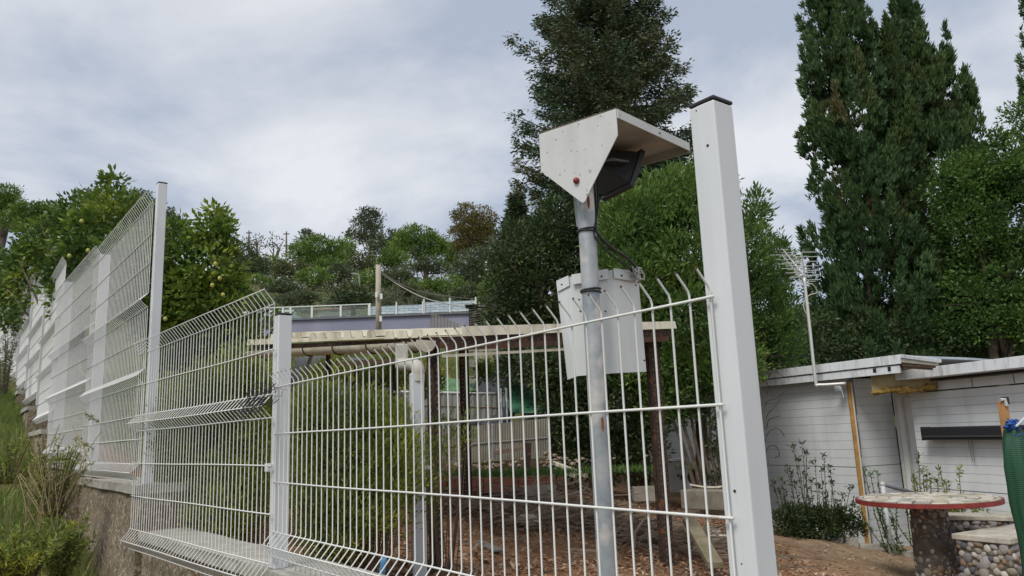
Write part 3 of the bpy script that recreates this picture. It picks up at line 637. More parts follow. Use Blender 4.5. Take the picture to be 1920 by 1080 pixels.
for t in (0.33, 0.66):
    mb = MB(); p0 = Nc + ru * LR * t - un * 0.05; p1 = p0 + eu * LE; mb.box((p0 + p1) / 2, (LE, 0.05, 0.06), (eu, nrm(np.cross(un, eu)), un)); build(mb, 'rafter', M_wood, parent=sh)
bd = Nc + ru * LR * 0.02
# timber boards under the sheet edge, along the front
for t0, t1, zo in ((0.05, 0.5, -0.10), (0.48, 0.98, -0.11)):
    p0, p1 = Nc + ru * LR * t0 + V3(0, 0, zo), Nc + ru * LR * t1 + V3(0, 0, zo)
    build(MB().box((p0 + p1) / 2 - eu * 0.01 - V3(0, 0, 0.0), (np.linalg.norm(p1 - p0), 0.02, 0.042), (ru, nrm(np.cross(un, ru)), un)), 'board', mat('red_brown_board', (0.10, 0.055, 0.038), rough=0.9, var=0.4, vscale=6), parent=sh)
p0, p1 = Nc + ru * 0.1 + V3(0, 0, -0.155), Nc + ru * LR * 0.55 + V3(0, 0, -0.155); build(MB().box((p0 + p1) / 2, (np.linalg.norm(p1 - p0), 0.015, 0.02), (ru, nrm(np.cross(un, ru)), un)), 'batten', M_cream, parent=sh)
def ang_post(top, zb, w, name='post', hole=M_slot, turn=0.0):
    b0 = V3(top[0], top[1], zb); u = V3(math.cos(turn), math.sin(turn), 0); v = V3(-math.sin(turn), math.cos(turn), 0)
    return angle_bar(top, b0, w, u, v, M_rust, name, sh, sp=0.045, hole_col=hole)
ang_post(P(800, 640, 5.3), 0.55, 0.045, turn=-0.2); ang_post(P(812, 640, 5.42), 0.55, 0.045, turn=0.2)
t_ = P(1214, 632, 6.85); ang_post(t_, 0.50, 0.07, hole=M_slotd, turn=0.25); ang_post(t_ + V3(0.075, 0.06, -.0), 0.50, 0.035, hole=M_slotd, turn=0.1)
t_ = P(862, 650, 9.0); ang_post(t_, 0.98, 0.05, turn=0.3); ang_post(t_ + V3(0.05, 0.05, 0), 0.98, 0.05, turn=-0.3)
t_ = P(612, 655, 7.2); ang_post(t_, 1.1, 0.04, turn=0.3)
# gutter, half round, hanging under the edge and ending in a tilted cap
g0 = P(797, 636, 5.22); g1 = P(462, 656, 8.05); gu = nrm(g1 - g0); gs = nrm(np.cross(gu, V3(0, 0, 1)))
nseg = 3
for k in range(nseg):
    q0 = g0 + (g1 - g0) * (k / nseg); q1 = g0 + (g1 - g0) * ((k + 1) / nseg + 0.004); G = []; G2 = []
    for q in (q0, q1):
        G.append([q + gs * 0.062 * math.cos(a) + V3(0, 0, 0.062 * math.sin(a) - 0.02) for a in np.linspace(math.pi * 1.0, math.pi * 2.0, 13)])
        G2.append([q + gs * 0.059 * math.cos(a) + V3(0, 0, 0.059 * math.sin(a) - 0.02) for a in np.linspace(math.pi * 1.0, math.pi * 2.0, 13)])
    mb = MB(); mb.grid(np.array(G)); mb.grid(np.array(G2)); G = np.array(G); G2 = np.array(G2); mb.grid(np.array([G[:, 0], G2[:, 0]])); mb.grid(np.array([G[:, -1], G2[:, -1]]))
    gut = build(mb, 'gutter', M_gutter, parent=sh, smooth=True)
    if k == 0:
        cap = MB(); cap.prism([g0 - gu * 0.01 + gs * 0.075 * math.cos(a) + V3(0, 0, 0.078 * math.sin(a) - 0.012) for a in np.linspace(math.pi * 0.98, math.pi * 2.02, 14)], -gu * 0.008); build(cap, 'end_cap', M_gutter, parent=gut)
    for t in (0.12, 0.62):
        q = q0 + (q1 - q0) * t; mb = MB(); mb.tube([q + gs * 0.067 * math.cos(a) + V3(0, 0, 0.067 * math.sin(a) - 0.02) for a in np.linspace(math.pi * 0.95, math.pi * 2.05, 14)], 0.006, 5); build(mb, 'bracket', M_rust, parent=gut)
M_pipe = mat('grey_plastic_pipe', (0.52, 0.55, 0.58), rough=0.45, var=0.07, vscale=4)
dp = thing('downpipe_post', 'pale grey square downpipe standing below the gutter outlet inside the fence', 'downpipe', P(792, 1080, 4.9) * V3(1, 1, 0) + V3(0, 0, 0.6))
q = P(781, 700, 4.9); w_ = 0.088
build(MB().box(V3(q[0], q[1], (q[2] + 0.6) / 2), (w_, 0.07, q[2] - 0.6), (nrm(V3(1, .25, 0)), nrm(V3(-.25, 1, 0)), V3(0, 0, 1))), 'pipe', M_pipe, parent=dp, bevel=0.008)
zc_ = P(788, 877, 4.85); mb = MB(); mb.box(zc_ + V3(0, 0, 0), (0.11, 0.09, 0.022), (nrm(V3(1, .25, 0)), nrm(V3(-.25, 1, 0)), V3(0, 0, 1))); build(mb, 'pipe_clamp', M_pipe, parent=dp, bevel=0.003)
M_old = mat('old_white_plastic', (0.46, 0.44, 0.39), rough=0.55, var=0.08, vscale=8)
q0 = P(753, 668, 5.12); build(MB().box(q0, (0.082, 0.07, 0.16), (nrm(V3(1, .25, 0)), nrm(V3(-.25, 1, 0)), V3(0, 0, 1))), 'outlet', M_old, parent=dp, bevel=0.01)
el = spline([P(750, 683, 5.08), P(762, 684, 5.04), P(776, 684, 4.94), P(783, 690, 4.9), P(784, 702, 4.9), P(784, 716, 4.9)], 26)
build(MB().tube(el, 0.042, 14), 'elbow', M_old, parent=dp, smooth=True)

# ------------------------------------------------------------------ house on the right
def wall_run(name_part, parent, p0, p1, z0, z1, step, mt_, joint_z=None, thick=0.12):
    """one wall built from a backing board and horizontal siding boards with recessed joints"""
    p0 = V3(p0[0], p0[1], 0); p1 = V3(p1[0], p1[1], 0); d_ = nrm(p1 - p0); L_ = np.linalg.norm(p1 - p0); nn = V3(d_[1], -d_[0], 0)
    if np.dot(nn, EYE * V3(1, 1, 0) - p0) < 0: nn = -nn
    c = (p0 + p1) / 2 - nn * (thick / 2 + 0.010); mb = MB().box(c + V3(0, 0, (z0 + z1) / 2), (L_, thick, z1 - z0), (d_, nn, V3(0, 0, 1)))
    w = build(mb, name_part, M_joint, parent=parent)
    z = z0; me = None
    while z < z1 - 0.01:
        zt = min(z + step, z1); gap = 0.004 if not (joint_z and abs(zt - joint_z) < step / 2) else 0.012
        pr_ = 0.010 + rng.normal() * 0.0006
        mb = MB().box((p0 + p1) / 2 + V3(0, 0, (z + zt - gap) / 2) - nn * (0.010 - pr_ / 2), (L_, pr_, zt - z - gap), (d_, nn, V3(0, 0, 1)))
        build(mb, 'siding_board', mt_, parent=w); z = zt
    return w, d_, nn
K1 = P(1588, 712, 11.5); K0 = P(1240, 760, 15.6); KI = P(1672, 750, 11.85)
house = thing('garden_house', 'low white panelled house with a pale fascia roof and foam-filled eave', 'house', (K1[0], K1[1], 0.0))
wall_run('wall', house, K0, K1, -0.2, 2.33, 0.125, M_side, 1.1)
wall_run('wall', house, K1 + V3(0.012, 0.012, 0), KI, -0.2, 2.33, 0.1255, M_side, 1.1)
K3 = P(1735, 760, 11.6)
w3, d3, n3 = wall_run('wall', house, KI + V3(0.012, -0.012, 0), K3, -0.2, 2.33, 1.26, M_side2)
# white left return wall seen beyond the fence post
wall_run('wall', house, P(1233, 760, 15.2) + V3(-0.7, 0.2, 0), K0 + V3(-0.01, 0.0, 0), -0.2, 2.3, 0.125, M_side2, 1.1)
dr0 = P(1686, 765, 11.68)
door = build(MB().box(dr0 * V3(1, 1, 0) + n3 * 0.03 + d3 * 0.28 + V3(0, 0, 1.02), (0.62, 0.05, 2.0), (d3, n3, V3(0, 0, 1))), 'door', M_side2, parent=house, bevel=0.004)
M_dframe = mat('cream_door_frame', (0.52, 0.50, 0.42), rough=0.6, var=0.1)
for a in (-0.035, 0.07): build(MB().box(dr0 * V3(1, 1, 0) + n3 * 0.058 + d3 * a + V3(0, 0, 1.03), (0.035, 0.03, 2.02), (d3, n3, V3(0, 0, 1))), 'frame', M_dframe, parent=door, bevel=0.003)
build(MB().box(dr0 * V3(1, 1, 0) + n3 * 0.06 + d3 * 0.28 + V3(0, 0, 2.06), (0.66, 0.03, 0.04), (d3, n3, V3(0, 0, 1))), 'frame', M_dframe, parent=door)
# timber corner post
mb = MB(); pp0 = K1 + V3(0, -0.03, 0); build(MB().box(V3(pp0[0], pp0[1], 1.08), (0.05, 0.035, 2.4)), 'corner_post', M_ywood, parent=house, bevel=0.003)
build(MB().box(V3(pp0[0] + 0.036, pp0[1] - 0.002, 1.08), (0.022, 0.03, 2.38)), 'corner_trim', mat('pale_trim', (0.60, 0.56, 0.46), rough=0.6), parent=house)
# roof: fascia boards, deck, overhang
d1 = nrm((K1 - K0) * V3(1, 1, 0)); nn1 = V3(d1[1], -d1[0], 0); nn1 = nn1 if np.dot(nn1, -K1) > 0 else -nn1
KE = K1 * V3(1, 1, 0) + d1 * 1.0
ea = P(1690, 680, 10.45); d1r = nrm((ea - K0) * V3(1, 1, 0)); 
st = V3(K0[0], K0[1], 0) + nn1 * 0.12 - d1 * 0.9; en = V3(ea[0], ea[1], 0); dF = nrm(en - st); nF = V3(dF[1], -dF[0], 0); nF = nF if np.dot(nF, -st) > 0 else -nF; LF = np.linalg.norm(en - st)
za = 2.46
def fas(z, h, o, t0, t1, mt_, name='fascia_board', par=None):
    return build(MB().box(st + dF * (t0 + t1) / 2 + nF * o + V3(0, 0, z), (t1 - t0, 0.025, h), (dF, nF, V3(0, 0, 1))), name, mt_, parent=par or roof, bevel=0.003)
far0, far1 = st + V3(3.2, 3.2, 0), en + V3(3.2, 2.2, 0)
roof = build(MB().prism([st + V3(0, 0, 2.53), en + V3(0, 0, 2.53), en + V3(1.2, 0.5, 2.50), far1 + V3(0, 0, 2.52), far0 + V3(0, 0, 2.52)], V3(0, 0, 0.03)), 'roof', mat('grey_roof_sheet', (0.38, 0.42, 0.46), rough=0.5, var=0.1), parent=house)
fas(2.505, 0.125, 0.03, 0, LF + 0.02, M_fascia)
fas(2.375, 0.105, 0.01, 0, LF - 0.02, M_fascia)
fas(2.436, 0.012, 0.016, 0, LF, M_black, 'painted_shadow_gap')  # black strip stands in for the shade between the two fascia boards
for t in (LF - 0.42, LF - 0.18): build(MB().box(st + dF * t + nF * 0.024 + V3(0, 0, 2.39), (0.05, 0.006, 0.06), (dF, nF, V3(0, 0, 1))), 'peeled_patch', M_black, parent=roof)
# gable-side end of the overhang with exposed rafters and foam
e0 = en + V3(0, 0, 2.55); e1 = P(1765, 696, 9.6); e1[2] = 2.42
mb = MB(); dE = nrm((e1 - e0)); 
for k, (o, z, c) in enumerate(((0.0, 0.0, M_fascia), (0.10, -0.05, M_dframe), (0.20, -0.09, M_wood), (0.3, -0.12, M_wood))):
    a0 = e0 + V3(o * 0.1, o * 0.9, z); a1 = e1 + V3(o * 0.1, o * 0.9, z * 0.6 - 0.02); build(MB().tube([a0, a1], 0.028, 4), 'rafter_end', c, parent=roof)
# expanding foam under the eave
fo = [P(1645, 712, 11.2), P(1765, 706, 10.6)]
def lumpy(c, size, ax, name, mt_, par, amp=0.02, seg=(14, 5, 5), sc=9.0, kind=None):
    G = []; c = np.asarray(c); mb = MB(); nx, ny = seg[0], 16
    for i in range(nx + 1):
        u = i / nx - 0.5; row = []
        for j in range(ny):
            a = 2 * math.pi * j / ny; cy, cz = math.cos(a), math.sin(a); k = 1 / max(abs(cy), abs(cz)) ** 0.7
            pnt = c + ax[0] * u * size[0] + (ax[1] * cy * size[1] / 2 + ax[2] * cz * size[2] / 2) * k * (0.55 if abs(u) > 0.49 else 1)
            pnt = pnt + rng.normal(size=3) * amp; row.append(pnt)
        row.append(row[0]); G.append(row)
    mb.grid(np.array(G)); mb.add(G[0][:-1], [tuple(range(ny))]); mb.add(G[-1][:-1], [tuple(range(ny - 1, -1, -1))])
    return build(mb, name, mt_, parent=par, smooth=True, kind=kind)
fu = nrm((fo[1] - fo[0]) * V3(1, 1, 0)); fn_ = V3(fu[1], -fu[0], 0)
build(MB().box((fo[0] + fo[1]) / 2 * V3(1, 1, 0) + V3(0, 0, 2.22), (np.linalg.norm((fo[1] - fo[0])[:2]), 0.5, 0.22), (fu, fn_, V3(0, 0, 1))), 'eave_soffit', mat('tan_board', (0.36, 0.29, 0.15), rough=0.9, var=0.25, vscale=4), parent=house)
for k in range(5):
    c = fo[0] + (fo[1] - fo[0]) * (0.1 + 0.2 * k) + fn_ * 0.27; c[2] = 2.10 + rng.normal() * 0.012
    lumpy(c, (0.18 + 0.05 * (k % 2), 0.05, 0.055 + 0.02 * (k % 3)), (fu, fn_, V3(0, 0, 1)), 'foam_bead', M_foam, house, 0.008, (6, 5, 5))
# right wing
K2 = P(1706, 740, 11.0); K4 = P(2140, 720, 7.9)
wing = thing('white_outbuilding', 'white horizontally boarded outbuilding on the right with a black awning box', 'house', (K2[0], K2[1], 0.3))
wall_run('wall', wing, K2, K4, -0.2, 2.06, 0.108, M_side2, 0.72)
d4 = nrm((K4 - K2) * V3(1, 1, 0)); n4 = V3(d4[1], -d4[0], 0); n4 = n4 if np.dot(n4, -K2) > 0 else -n4; L4 = np.linalg.norm((K4 - K2)[:2])
def wb(t0, t1, z0, z1, o0, o1, mt_, name, par, bev=0.003): return build(MB().box(K2 * V3(1, 1, 0) + d4 * (t0 + t1) / 2 + n4 * (o0 + o1) / 2 + V3(0, 0, (z0 + z1) / 2), (t1 - t0, abs(o1 - o0), z1 - z0), (d4, n4, V3(0, 0, 1))), name, mt_, parent=par, bevel=bev)
wb(0.0, L4, 2.075, 2.19, 0.0, 0.02, M_side2, 'top_rail', wing)
for t in np.arange(0.5, L4, 0.62): wb(t, t + 0.012, 2.08, 2.185, 0.02, 0.026, M_joint, 'rail_joint', wing, 0)
wb(0.0, L4, 2.20, 2.225, -0.1, 0.10, M_black, 'painted_soffit_shade', wing, 0)  # black board stands in for the shade under the roof edge
rf = wb(-0.0, L4, 2.232, 2.262, -2.5, 0.30, M_fascia, 'roof', wing)
wb(0.15, L4, 2.235, 2.365, 0.302, 0.335, M_fascia, 'fascia_board', rf)
c = K2 * V3(1, 1, 0) + V3(0, 0, 2.3)
build(MB().prism([K2 + V3(0, 0, 0) + n4 * 0.33 + d4 * 0.15 + V3(0, 0, 2.235 - K2[2]), K2 + n4 * 0.33 + d4 * 0.15 + V3(0, 0, 2.365 - K2[2]), K2 - n4 * 0.1 - d4 * 0.35 + V3(0, 0, 2.44 - K2[2]), K2 - n4 * 0.1 - d4 * 0.35 + V3(0, 0, 2.33 - K2[2])], d4 * 0.02), 'roof_return', M_fascia, parent=wing)
# awning cassette
r_ = (P(1748, 812, 1.0) - EYE)[0]; ta = (r_ * K2[1] - K2[0]) / (d4[0] - r_ * d4[1]); tb = L4 - 0.2
aw = thing('awning_box', 'long black retracted awning box fixed to the white boarded outbuilding wall', 'awning', K2 * V3(1, 1, 0) + d4 * (ta + 1.0) + V3(0, 0, 1.5))
zaw = P(1800, 812, 10.1)[2]
wb(ta, tb, zaw - 0.085, zaw + 0.085, 0.012, 0.17, M_black, 'cassette', aw, 0.02)
wb(ta + 0.02, tb, zaw - 0.05, zaw - 0.03, 0.171, 0.185, mat('dark_grey_trim', (0.06, 0.06, 0.065), rough=0.4), 'front_profile', aw, 0.004)
wb(ta - 0.012, ta - 0.001, zaw - 0.09, zaw + 0.09, 0.012, 0.175, M_black, 'end_cap', aw, 0.004)
# small dangling crank loop under it
t = ta + 0.62; c = K2 * V3(1, 1, 0) + d4 * t + n4 * 0.03
build(MB().tube([c + V3(0, 0, zaw - 0.09), c + d4 * 0.02 + V3(0, 0, zaw - 0.36), c + d4 * 0.05 + V3(0, 0, zaw - 0.36), c + d4 * 0.06 + V3(0, 0, zaw - 0.09)], 0.004, 5), 'wire_loop', M_grey, parent=aw)

# ------------------------------------------------------------------ TV antenna on the house
M_alu = mat('dull_aluminium', (0.62, 0.62, 0.60), rough=0.45, metal=0.4)
M_cab = mat('cream_cable', (0.60, 0.57, 0.47), rough=0.6)
mt0, mt1 = P(1530, 722, 11.5), P(1515, 520, 11.5); mt1[0], mt1[1] = mt0[0], mt0[1]
ant = thing('tv_antenna', 'rooftop television antenna on a bent white mast beside the corner of the garden house', 'antenna', mt0)
build(MB().tube(spline([mt1, (mt0 + mt1) / 2, mt0 + V3(0, 0, .06), mt0 + V3(0.04, -0.02, 0), mt0 + V3(0.38, -0.16, 0.0)], 30), 0.024, 10), 'mast', M_alu, parent=ant, smooth=True)
ba = P(1512, 522, 11.85); bb = P(1468, 468, 12.4)
build(MB().tube([ba, bb], 0.012, 6), 'boom', M_alu, parent=ant)
acr = nrm(V3(0.95, 0.35, 0.06)); 
for k in range(9):
    c = ba + (bb - ba) * (0.08 + k * 0.115); l = 0.26 - 0.018 * k
    build(MB().tube([c - acr * l, c + acr * l], 0.006, 5), 'element', M_alu, parent=ant)
for side, (x0, y0, x1, y1) in enumerate(((1503, 473, 1510, 525), (1466, 478, 1508, 528))):
    a0, a1 = P(x0, y0, 11.7), P(x1, y1, 11.85); build(MB().tube([a0, a1], 0.01, 5), 'reflector_spine', M_alu, parent=ant)
    for k in range(7):
        c = a0 + (a1 - a0) * k / 6; l = 0.22; o = V3(0.06, 0, 0) if side == 0 else V3(0, 0, 0)
        build(MB().tube([c - acr * l + o, c + acr * l + o], 0.006, 5), 'reflector_rod', M_alu, parent=ant)
build(MB().tube(spline([P(1502, 525, 11.8), P(1506, 536, 11.8), P(1522, 532, 11.8), P(1532, 548, 11.85), P(1518, 553, 11.85), P(1508, 565, 11.85), P(1508, 580, 11.86), P(1517, 600, 11.86), P(1518, 625, 11.87), P(1520, 650, 11.87)], 40), 0.007, 6), 'cable', M_cab, parent=ant, smooth=True)
# junction box and cable by the corner post
jb = thing('junction_box', 'small grey junction box and loose cable under the eave by the timber corner post', 'electrical box', P(1572, 728, 11.45))
build(MB().box(P(1571, 729, 11.48), (0.09, 0.05, 0.08)), 'box', M_pipe, parent=jb, bevel=0.004)
build(MB().tube(spline([P(1568, 722, 11.4), P(1576, 727, 11.36), P(1580, 738, 11.36), P(1582, 748, 11.36)], 12), 0.007, 5), 'cable', M_pipe, parent=jb, smooth=True)

# ------------------------------------------------------------------ table and benches of river stones
def pebble_meshes(k, cols):
    out = []
    for i in range(k):
        bm = __import__('bmesh').new(); __import__('bmesh').ops.create_icosphere(bm, subdivisions=2, radius=1.0)
        f = rng.normal(size=3) * 0.8
        for v in bm.verts: v.co *= 1 + 0.10 * math.sin(v.co.x * 2.2 + f[0]) + 0.10 * math.sin(v.co.y * 2.7 + f[1]) + 0.06 * math.sin(v.co.z * 4 + f[2])
        me = bpy.data.meshes.new('stone'); bm.to_mesh(me); bm.free(); me.shade_smooth(); me.materials.append(cols[i % len(cols)]); out.append(me)
    return out
scol = [(0.30, 0.27, 0.23), (0.18, 0.17, 0.17), (0.38, 0.35, 0.30), (0.27, 0.18, 0.11), (0.09, 0.095, 0.11), (0.22, 0.15, 0.10), (0.33, 0.31, 0.30), (0.14, 0.12, 0.10), (0.24, 0.22, 0.17), (0.50, 0.47, 0.42)]
SM = [mat('river_stone_%s' % w, c, rough=0.75, var=0.25, vscale=3) for w, c in zip(['grey', 'slate', 'pale', 'ochre', 'dark', 'brown', 'ash', 'umber', 'olive', 'white'], scol)]
PEB = pebble_meshes(20, SM)
def put_stone(parent, p, ax, size):
    o = bpy.data.objects.new('stone', PEB[rng.integers(0, 20)]); COL.objects.link(o); o.parent = parent
    a = rng.random() * 6.28; u = ax[0] * math.cos(a) + ax[1] * math.sin(a); v = np.cross(ax[2], u)
    s = (size * (0.85 + 0.4 * rng.random()), size * (0.7 + 0.3 * rng.random()), size * 0.55)
    M = Matrix(((u[0] * s[0], v[0] * s[1], ax[2][0] * s[2], 0), (u[1] * s[0], v[1] * s[1], ax[2][1] * s[2], 0), (u[2] * s[0], v[2] * s[1], ax[2][2] * s[2], 0), (0, 0, 0, 1)))
    M.translation = Vector(p - origin_of(parent)); o.matrix_local = M
def poisson(w, h, rmin, rmax, tries=4000):
    pts = []
    for _ in range(tries):
        r = rmin + (rmax - rmin) * rng.random() ** 1.6; x = rng.random() * w; y = rng.random() * h
        if all((x - a) ** 2 + (y - b) ** 2 > ((r + c) * 0.80) ** 2 for a, b, c in pts): pts.append((x, y, r))
    return pts
M_mort = mat('stone_mortar', (0.15, 0.13, 0.11), rough=0.95, var=0.3, vscale=12, bump=0.6)
TC = P(1738, 935, 8.5); TCxy = V3(TC[0], TC[1], 0); zt = 0.875; TR = 0.705
tbl = thing('stone_table', 'round garden table with a broken-tile mosaic top, red rim and river-stone pedestal', 'table', TCxy + V3(0, 0, -0.05))
ped = build(MB().lathe(TCxy, [(0.20, -0.2), (0.195, 0.4), (0.17, zt - 0.06)], 28), 'pedestal', M_mort, parent=tbl, smooth=True)
for (x, y, r) in poisson(2 * math.pi * 0.19, 0.93, 0.016, 0.042, 9000):
    a = x / 0.19
    rr_ = 0.20 - 0.026 * (y / 0.93); nn_ = V3(math.cos(a), math.sin(a), 0)
    if np.dot(nn_, nrm(EYE * V3(1, 1, 0) - TCxy)) < -0.25: continue
    put_stone(ped, TCxy + nn_ * (rr_ - 0.004) + V3(0, 0, y - 0.13), (V3(-nn_[1], nn_[0], 0), V3(0, 0, 1), nn_), r * 1.12)
top = build(MB().lathe(TCxy, [(TR - 0.02, zt - 0.055), (TR, zt - 0.05), (TR, zt - 0.004), (TR - 0.014, zt - 0.004), (TR - 0.014, zt - 0.012)], 72), 'table_top', mat('dark_red_rim', (0.23, 0.035, 0.03), rough=0.6, var=0.25, vscale=10), parent=tbl, bevel=0.002)
build(MB().lathe(TCxy, [(TR - 0.015, zt - 0.03), (TR - 0.015, zt - 0.006)], 60), 'grout_bed', mat('dark_grout', (0.13, 0.12, 0.10), rough=0.95), parent=top)
TM = [mat('tile_%s' % w, c, rough=0.5, var=0.15, vscale=12) for w, c in (('cream', (0.62, 0.58, 0.48)), ('ivory', (0.68, 0.66, 0.58)), ('beige', (0.50, 0.44, 0.34)), ('buff', (0.56, 0.50, 0.42)), ('grey', (0.36, 0.35, 0.32)))]
rings_ = [0.0, 0.11, 0.24, 0.37, 0.50, 0.63, TR - 0.02]
for i in range(len(rings_) - 1):
    k = max(4, int(2 * math.pi * (rings_[i] + rings_[i + 1]) / 2 / 0.15)); ph = rng.random() * 6
    for j in range(k):
        a0 = ph + 2 * math.pi * j / k; a1 = ph + 2 * math.pi * (j + 1) / k; g_ = 0.006; aj = 0.012 + 0.02 * rng.random()
        r0_, r1_ = rings_[i] + g_, rings_[i + 1] - g_
        ang = [(r0_, a0 + aj), (r1_ - 0.02 * rng.random(), a0 + aj * 0.6 + 0.05 * rng.random() * (i < 5)), (r1_, (a0 + a1) / 2), (r1_ - 0.015 * rng.random(), a1 - aj * 0.5), (r0_, a1 - aj - 0.04 * rng.random())]
        pts = [TCxy + V3(r * math.cos(a), r * math.sin(a), zt - 0.0055) for r, a in ang]
        build(MB().prism(pts, V3(0, 0, 0.006 + 0.002 * rng.random())), 'tile', TM[rng.integers(0, 5)], parent=top)
def stone_bench(label, name, pts, top_z, base_z, width, r_stone, parts):
    """pts: ground line of the street-facing side; slab with stones below"""
    pts = [V3(p[0], p[1], 0) for p in pts]
    b = thing(name, label, 'bench', pts[0] + V3(0, 0, base_z))
    for k in range(len(pts) - 1):
        p, q = pts[k], pts[k + 1]; d_ = nrm(q - p); L_ = np.linalg.norm(q - p); nn = V3(d_[1], -d_[0], 0); nn = nn if np.dot(nn, -p) > 0 else -nn
        base = build(MB().box((p + q) / 2 - nn * width / 2 + V3(0, 0, (top_z - 0.055 + base_z) / 2 - 0.05), (L_, width, top_z - 0.055 - base_z + 0.1), (d_, nn, V3(0, 0, 1))), 'base', M_mort, parent=b)
        for (x, y, r) in poisson(L_, top_z - 0.06 - base_z, r_stone * 0.5, r_stone, 7000):
            put_stone(base, p + d_ * x + nn * 0.002 + V3(0, 0, base_z + y), (d_, V3(0, 0, 1), nn), r * 1.12)
        if k == 0:
            for (x, y, r) in poisson(width, top_z - 0.06 - base_z, r_stone * 0.5, r_stone, 3000): put_stone(base, p - nn * x - d_ * 0.002 + V3(0, 0, base_z + y), (-nn, V3(0, 0, 1), -d_), r * 1.12)
        n_sl = max(1, int(L_ / 0.45))
        for j in range(n_sl):
            t0, t1 = j / n_sl * L_ - (0.03 if j == 0 else -0.004), (j + 1) / n_sl * L_ - 0.004
            c = p + d_ * (t0 + t1) / 2 - nn * (width / 2) + V3(0, 0, top_z - 0.025 + rng.normal() * 0.002)
            build(MB().box(c, (t1 - t0, width + 0.07, 0.05), (d_, nn, V3(0, 0, 1))), 'slab', M_slab, parent=b, bevel=0.006)
M_slab = mat('pale_stone_slab', (0.52, 0.49, 0.42), rough=0.85, col2=(0.34, 0.30, 0.24), vscale=7, bump=0.3)
stone_bench('long low river-stone bench wall with a pale slab top behind the round table', 'stone_bench', [P(1768, 965, 9.2), P(1860, 975, 9.0), P(1990, 985, 8.6)], 0.60, 0.0, 0.30, 0.055, 3)
stone_bench('near river-stone bench with a cracked slab top at the lower right', 'stone_bench', [P(1890, 1022, 7.25), P(2010, 1015, 7.8)], 0.615, -0.1, 0.46, 0.05, 2)
# low curb in front of the planting bed
curb = thing('garden_curb', 'low curved concrete curb edging the planting bed along the garden house', 'curb', P(1560, 1020, 11.1) * V3(1, 1, 0))
cp = [P(x, y, Y) for x, y, Y in ((1440, 968, 12.2), (1468, 990, 11.6), (1500, 1004, 11.25), (1550, 1014, 11.0), (1610, 1019, 10.9), (1680, 1024, 10.8), (1760, 1030, 10.6))]
for k in range(len(cp) - 1):
    p, q = cp[k] * V3(1, 1, 0), cp[k + 1] * V3(1, 1, 0); d_ = nrm(q - p); L_ = np.linalg.norm(q - p)
    zc = 0.5 * (float(lot_h(p[0], p[1])) + float(lot_h(q[0], q[1])))
    build(MB().box((p + q) / 2 + V3(0, 0, zc - 0.02), (L_ - 0.01, 0.09, 0.22), (d_, V3(-d_[1], d_[0], 0), V3(0, 0, 1))), 'curb_stone', M_cap, parent=curb, bevel=0.01)
# handrail
hr = thing('handrail', 'grey tube handrail with a pale rounded end by the house entrance', 'handrail', P(1663, 1028, 10.6))
h0, h1 = P(1655, 908, 10.5), P(1665, 1030, 10.5); h1[0], h1[1] = h0[0], h0[1]
build(MB().tube([h0, h1 - V3(0, 0, 0.2)], 0.030, 10), 'post', M_pipe, parent=hr, smooth=True)
build(MB().tube([h0 - V3(0, 0, 0.0), P(1712, 924, 10.9)], 0.026, 10), 'rail', mat('dark_grey_tube', (0.20, 0.22, 0.24), rough=0.5), parent=hr, smooth=True)
bm_ = MB(); a = np.linspace(-math.pi / 2, math.pi / 2, 9); bm_.lathe(h0, [(0.036 * math.cos(t) + 1e-4, 0.036 * math.sin(t)) for t in a], 14); build(bm_, 'ball_end', mat('dull_white_cap', (0.50, 0.50, 0.46), rough=0.6), parent=hr, smooth=True)

# ------------------------------------------------------------------ timber stake wrapped in green net
ns = P(1902, 900, 5.2); zt_ = P(1897, 752, 5.2)[2]
stake = thing('timber_stake', 'timber stake with a black and silver cap standing at the right edge', 'stake', (ns[0], ns[1], 0.1))
build(MB().box(V3(ns[0], ns[1], (zt_ + 0.0) / 2), (0.045, 0.045, zt_), (nrm(V3(1, .3, 0)), nrm(V3(-.3, 1, 0)), V3(0, 0, 1))), 'shaft', mat('orange_timber', (0.45, 0.24, 0.10), rough=0.7, var=0.2), parent=stake, bevel=0.003)
build(MB().box(V3(ns[0] + 0.018, ns[1], zt_ + 0.004), (0.03, 0.055, 0.05)), 'cap', M_black, parent=stake, bevel=0.003)
build(MB().tube([V3(ns[0] - 0.03, ns[1] - 0.03, zt_ + 0.01), V3(ns[0] + 0.0, ns[1] - 0.03, zt_ + 0.012), V3(ns[0] + 0.006, ns[1] - 0.03, zt_ - 0.03)], 0.012, 6), 'metal_hook', M_alu, parent=stake)
M_net = bpy.data.materials.new('green_shade_net'); M_net.use_nodes = True; t = M_net.node_tree; b = t.nodes['Principled BSDF']; b.inputs['Roughness'].default_value = 0.6; b.inputs['Base Color'].default_value = (0.012, 0.12, 0.05, 1)
tcn = N(t, 'ShaderNodeTexCoord'); wv = N(t, 'ShaderNodeTexWave', bands_direction='Z'); wv.inputs['Scale'].default_value = 26; wv.inputs['Distortion'].default_value = 0.6; t.links.new(tcn.outputs['Object'], wv.inputs['Vector'])
rp = N(t, 'ShaderNodeValToRGB'); t.links.new(wv.outputs['Fac'], rp.inputs[0]); rp.color_ramp.elements[0].color = (0.003, 0.022, 0.012, 1); rp.color_ramp.elements[1].color = (0.022, 0.12, 0.06, 1); t.links.new(rp.outputs[0], b.inputs['Base Color'])
mb = MB(); G = []
prof = [(0.0, 792, 1897, 0.03), (0.06, 810, 1903, 0.07), (0.15, 840, 1904, 0.085), (0.27, 880, 1912, 0.10), (0.36, 910, 1918, 0.095), (0.5, 945, 1920, 0.085), (0.65, 985, 1930, 0.08), (0.8, 1020, 1936, 0.075), (1.0, 1120, 1944, 0.07)]
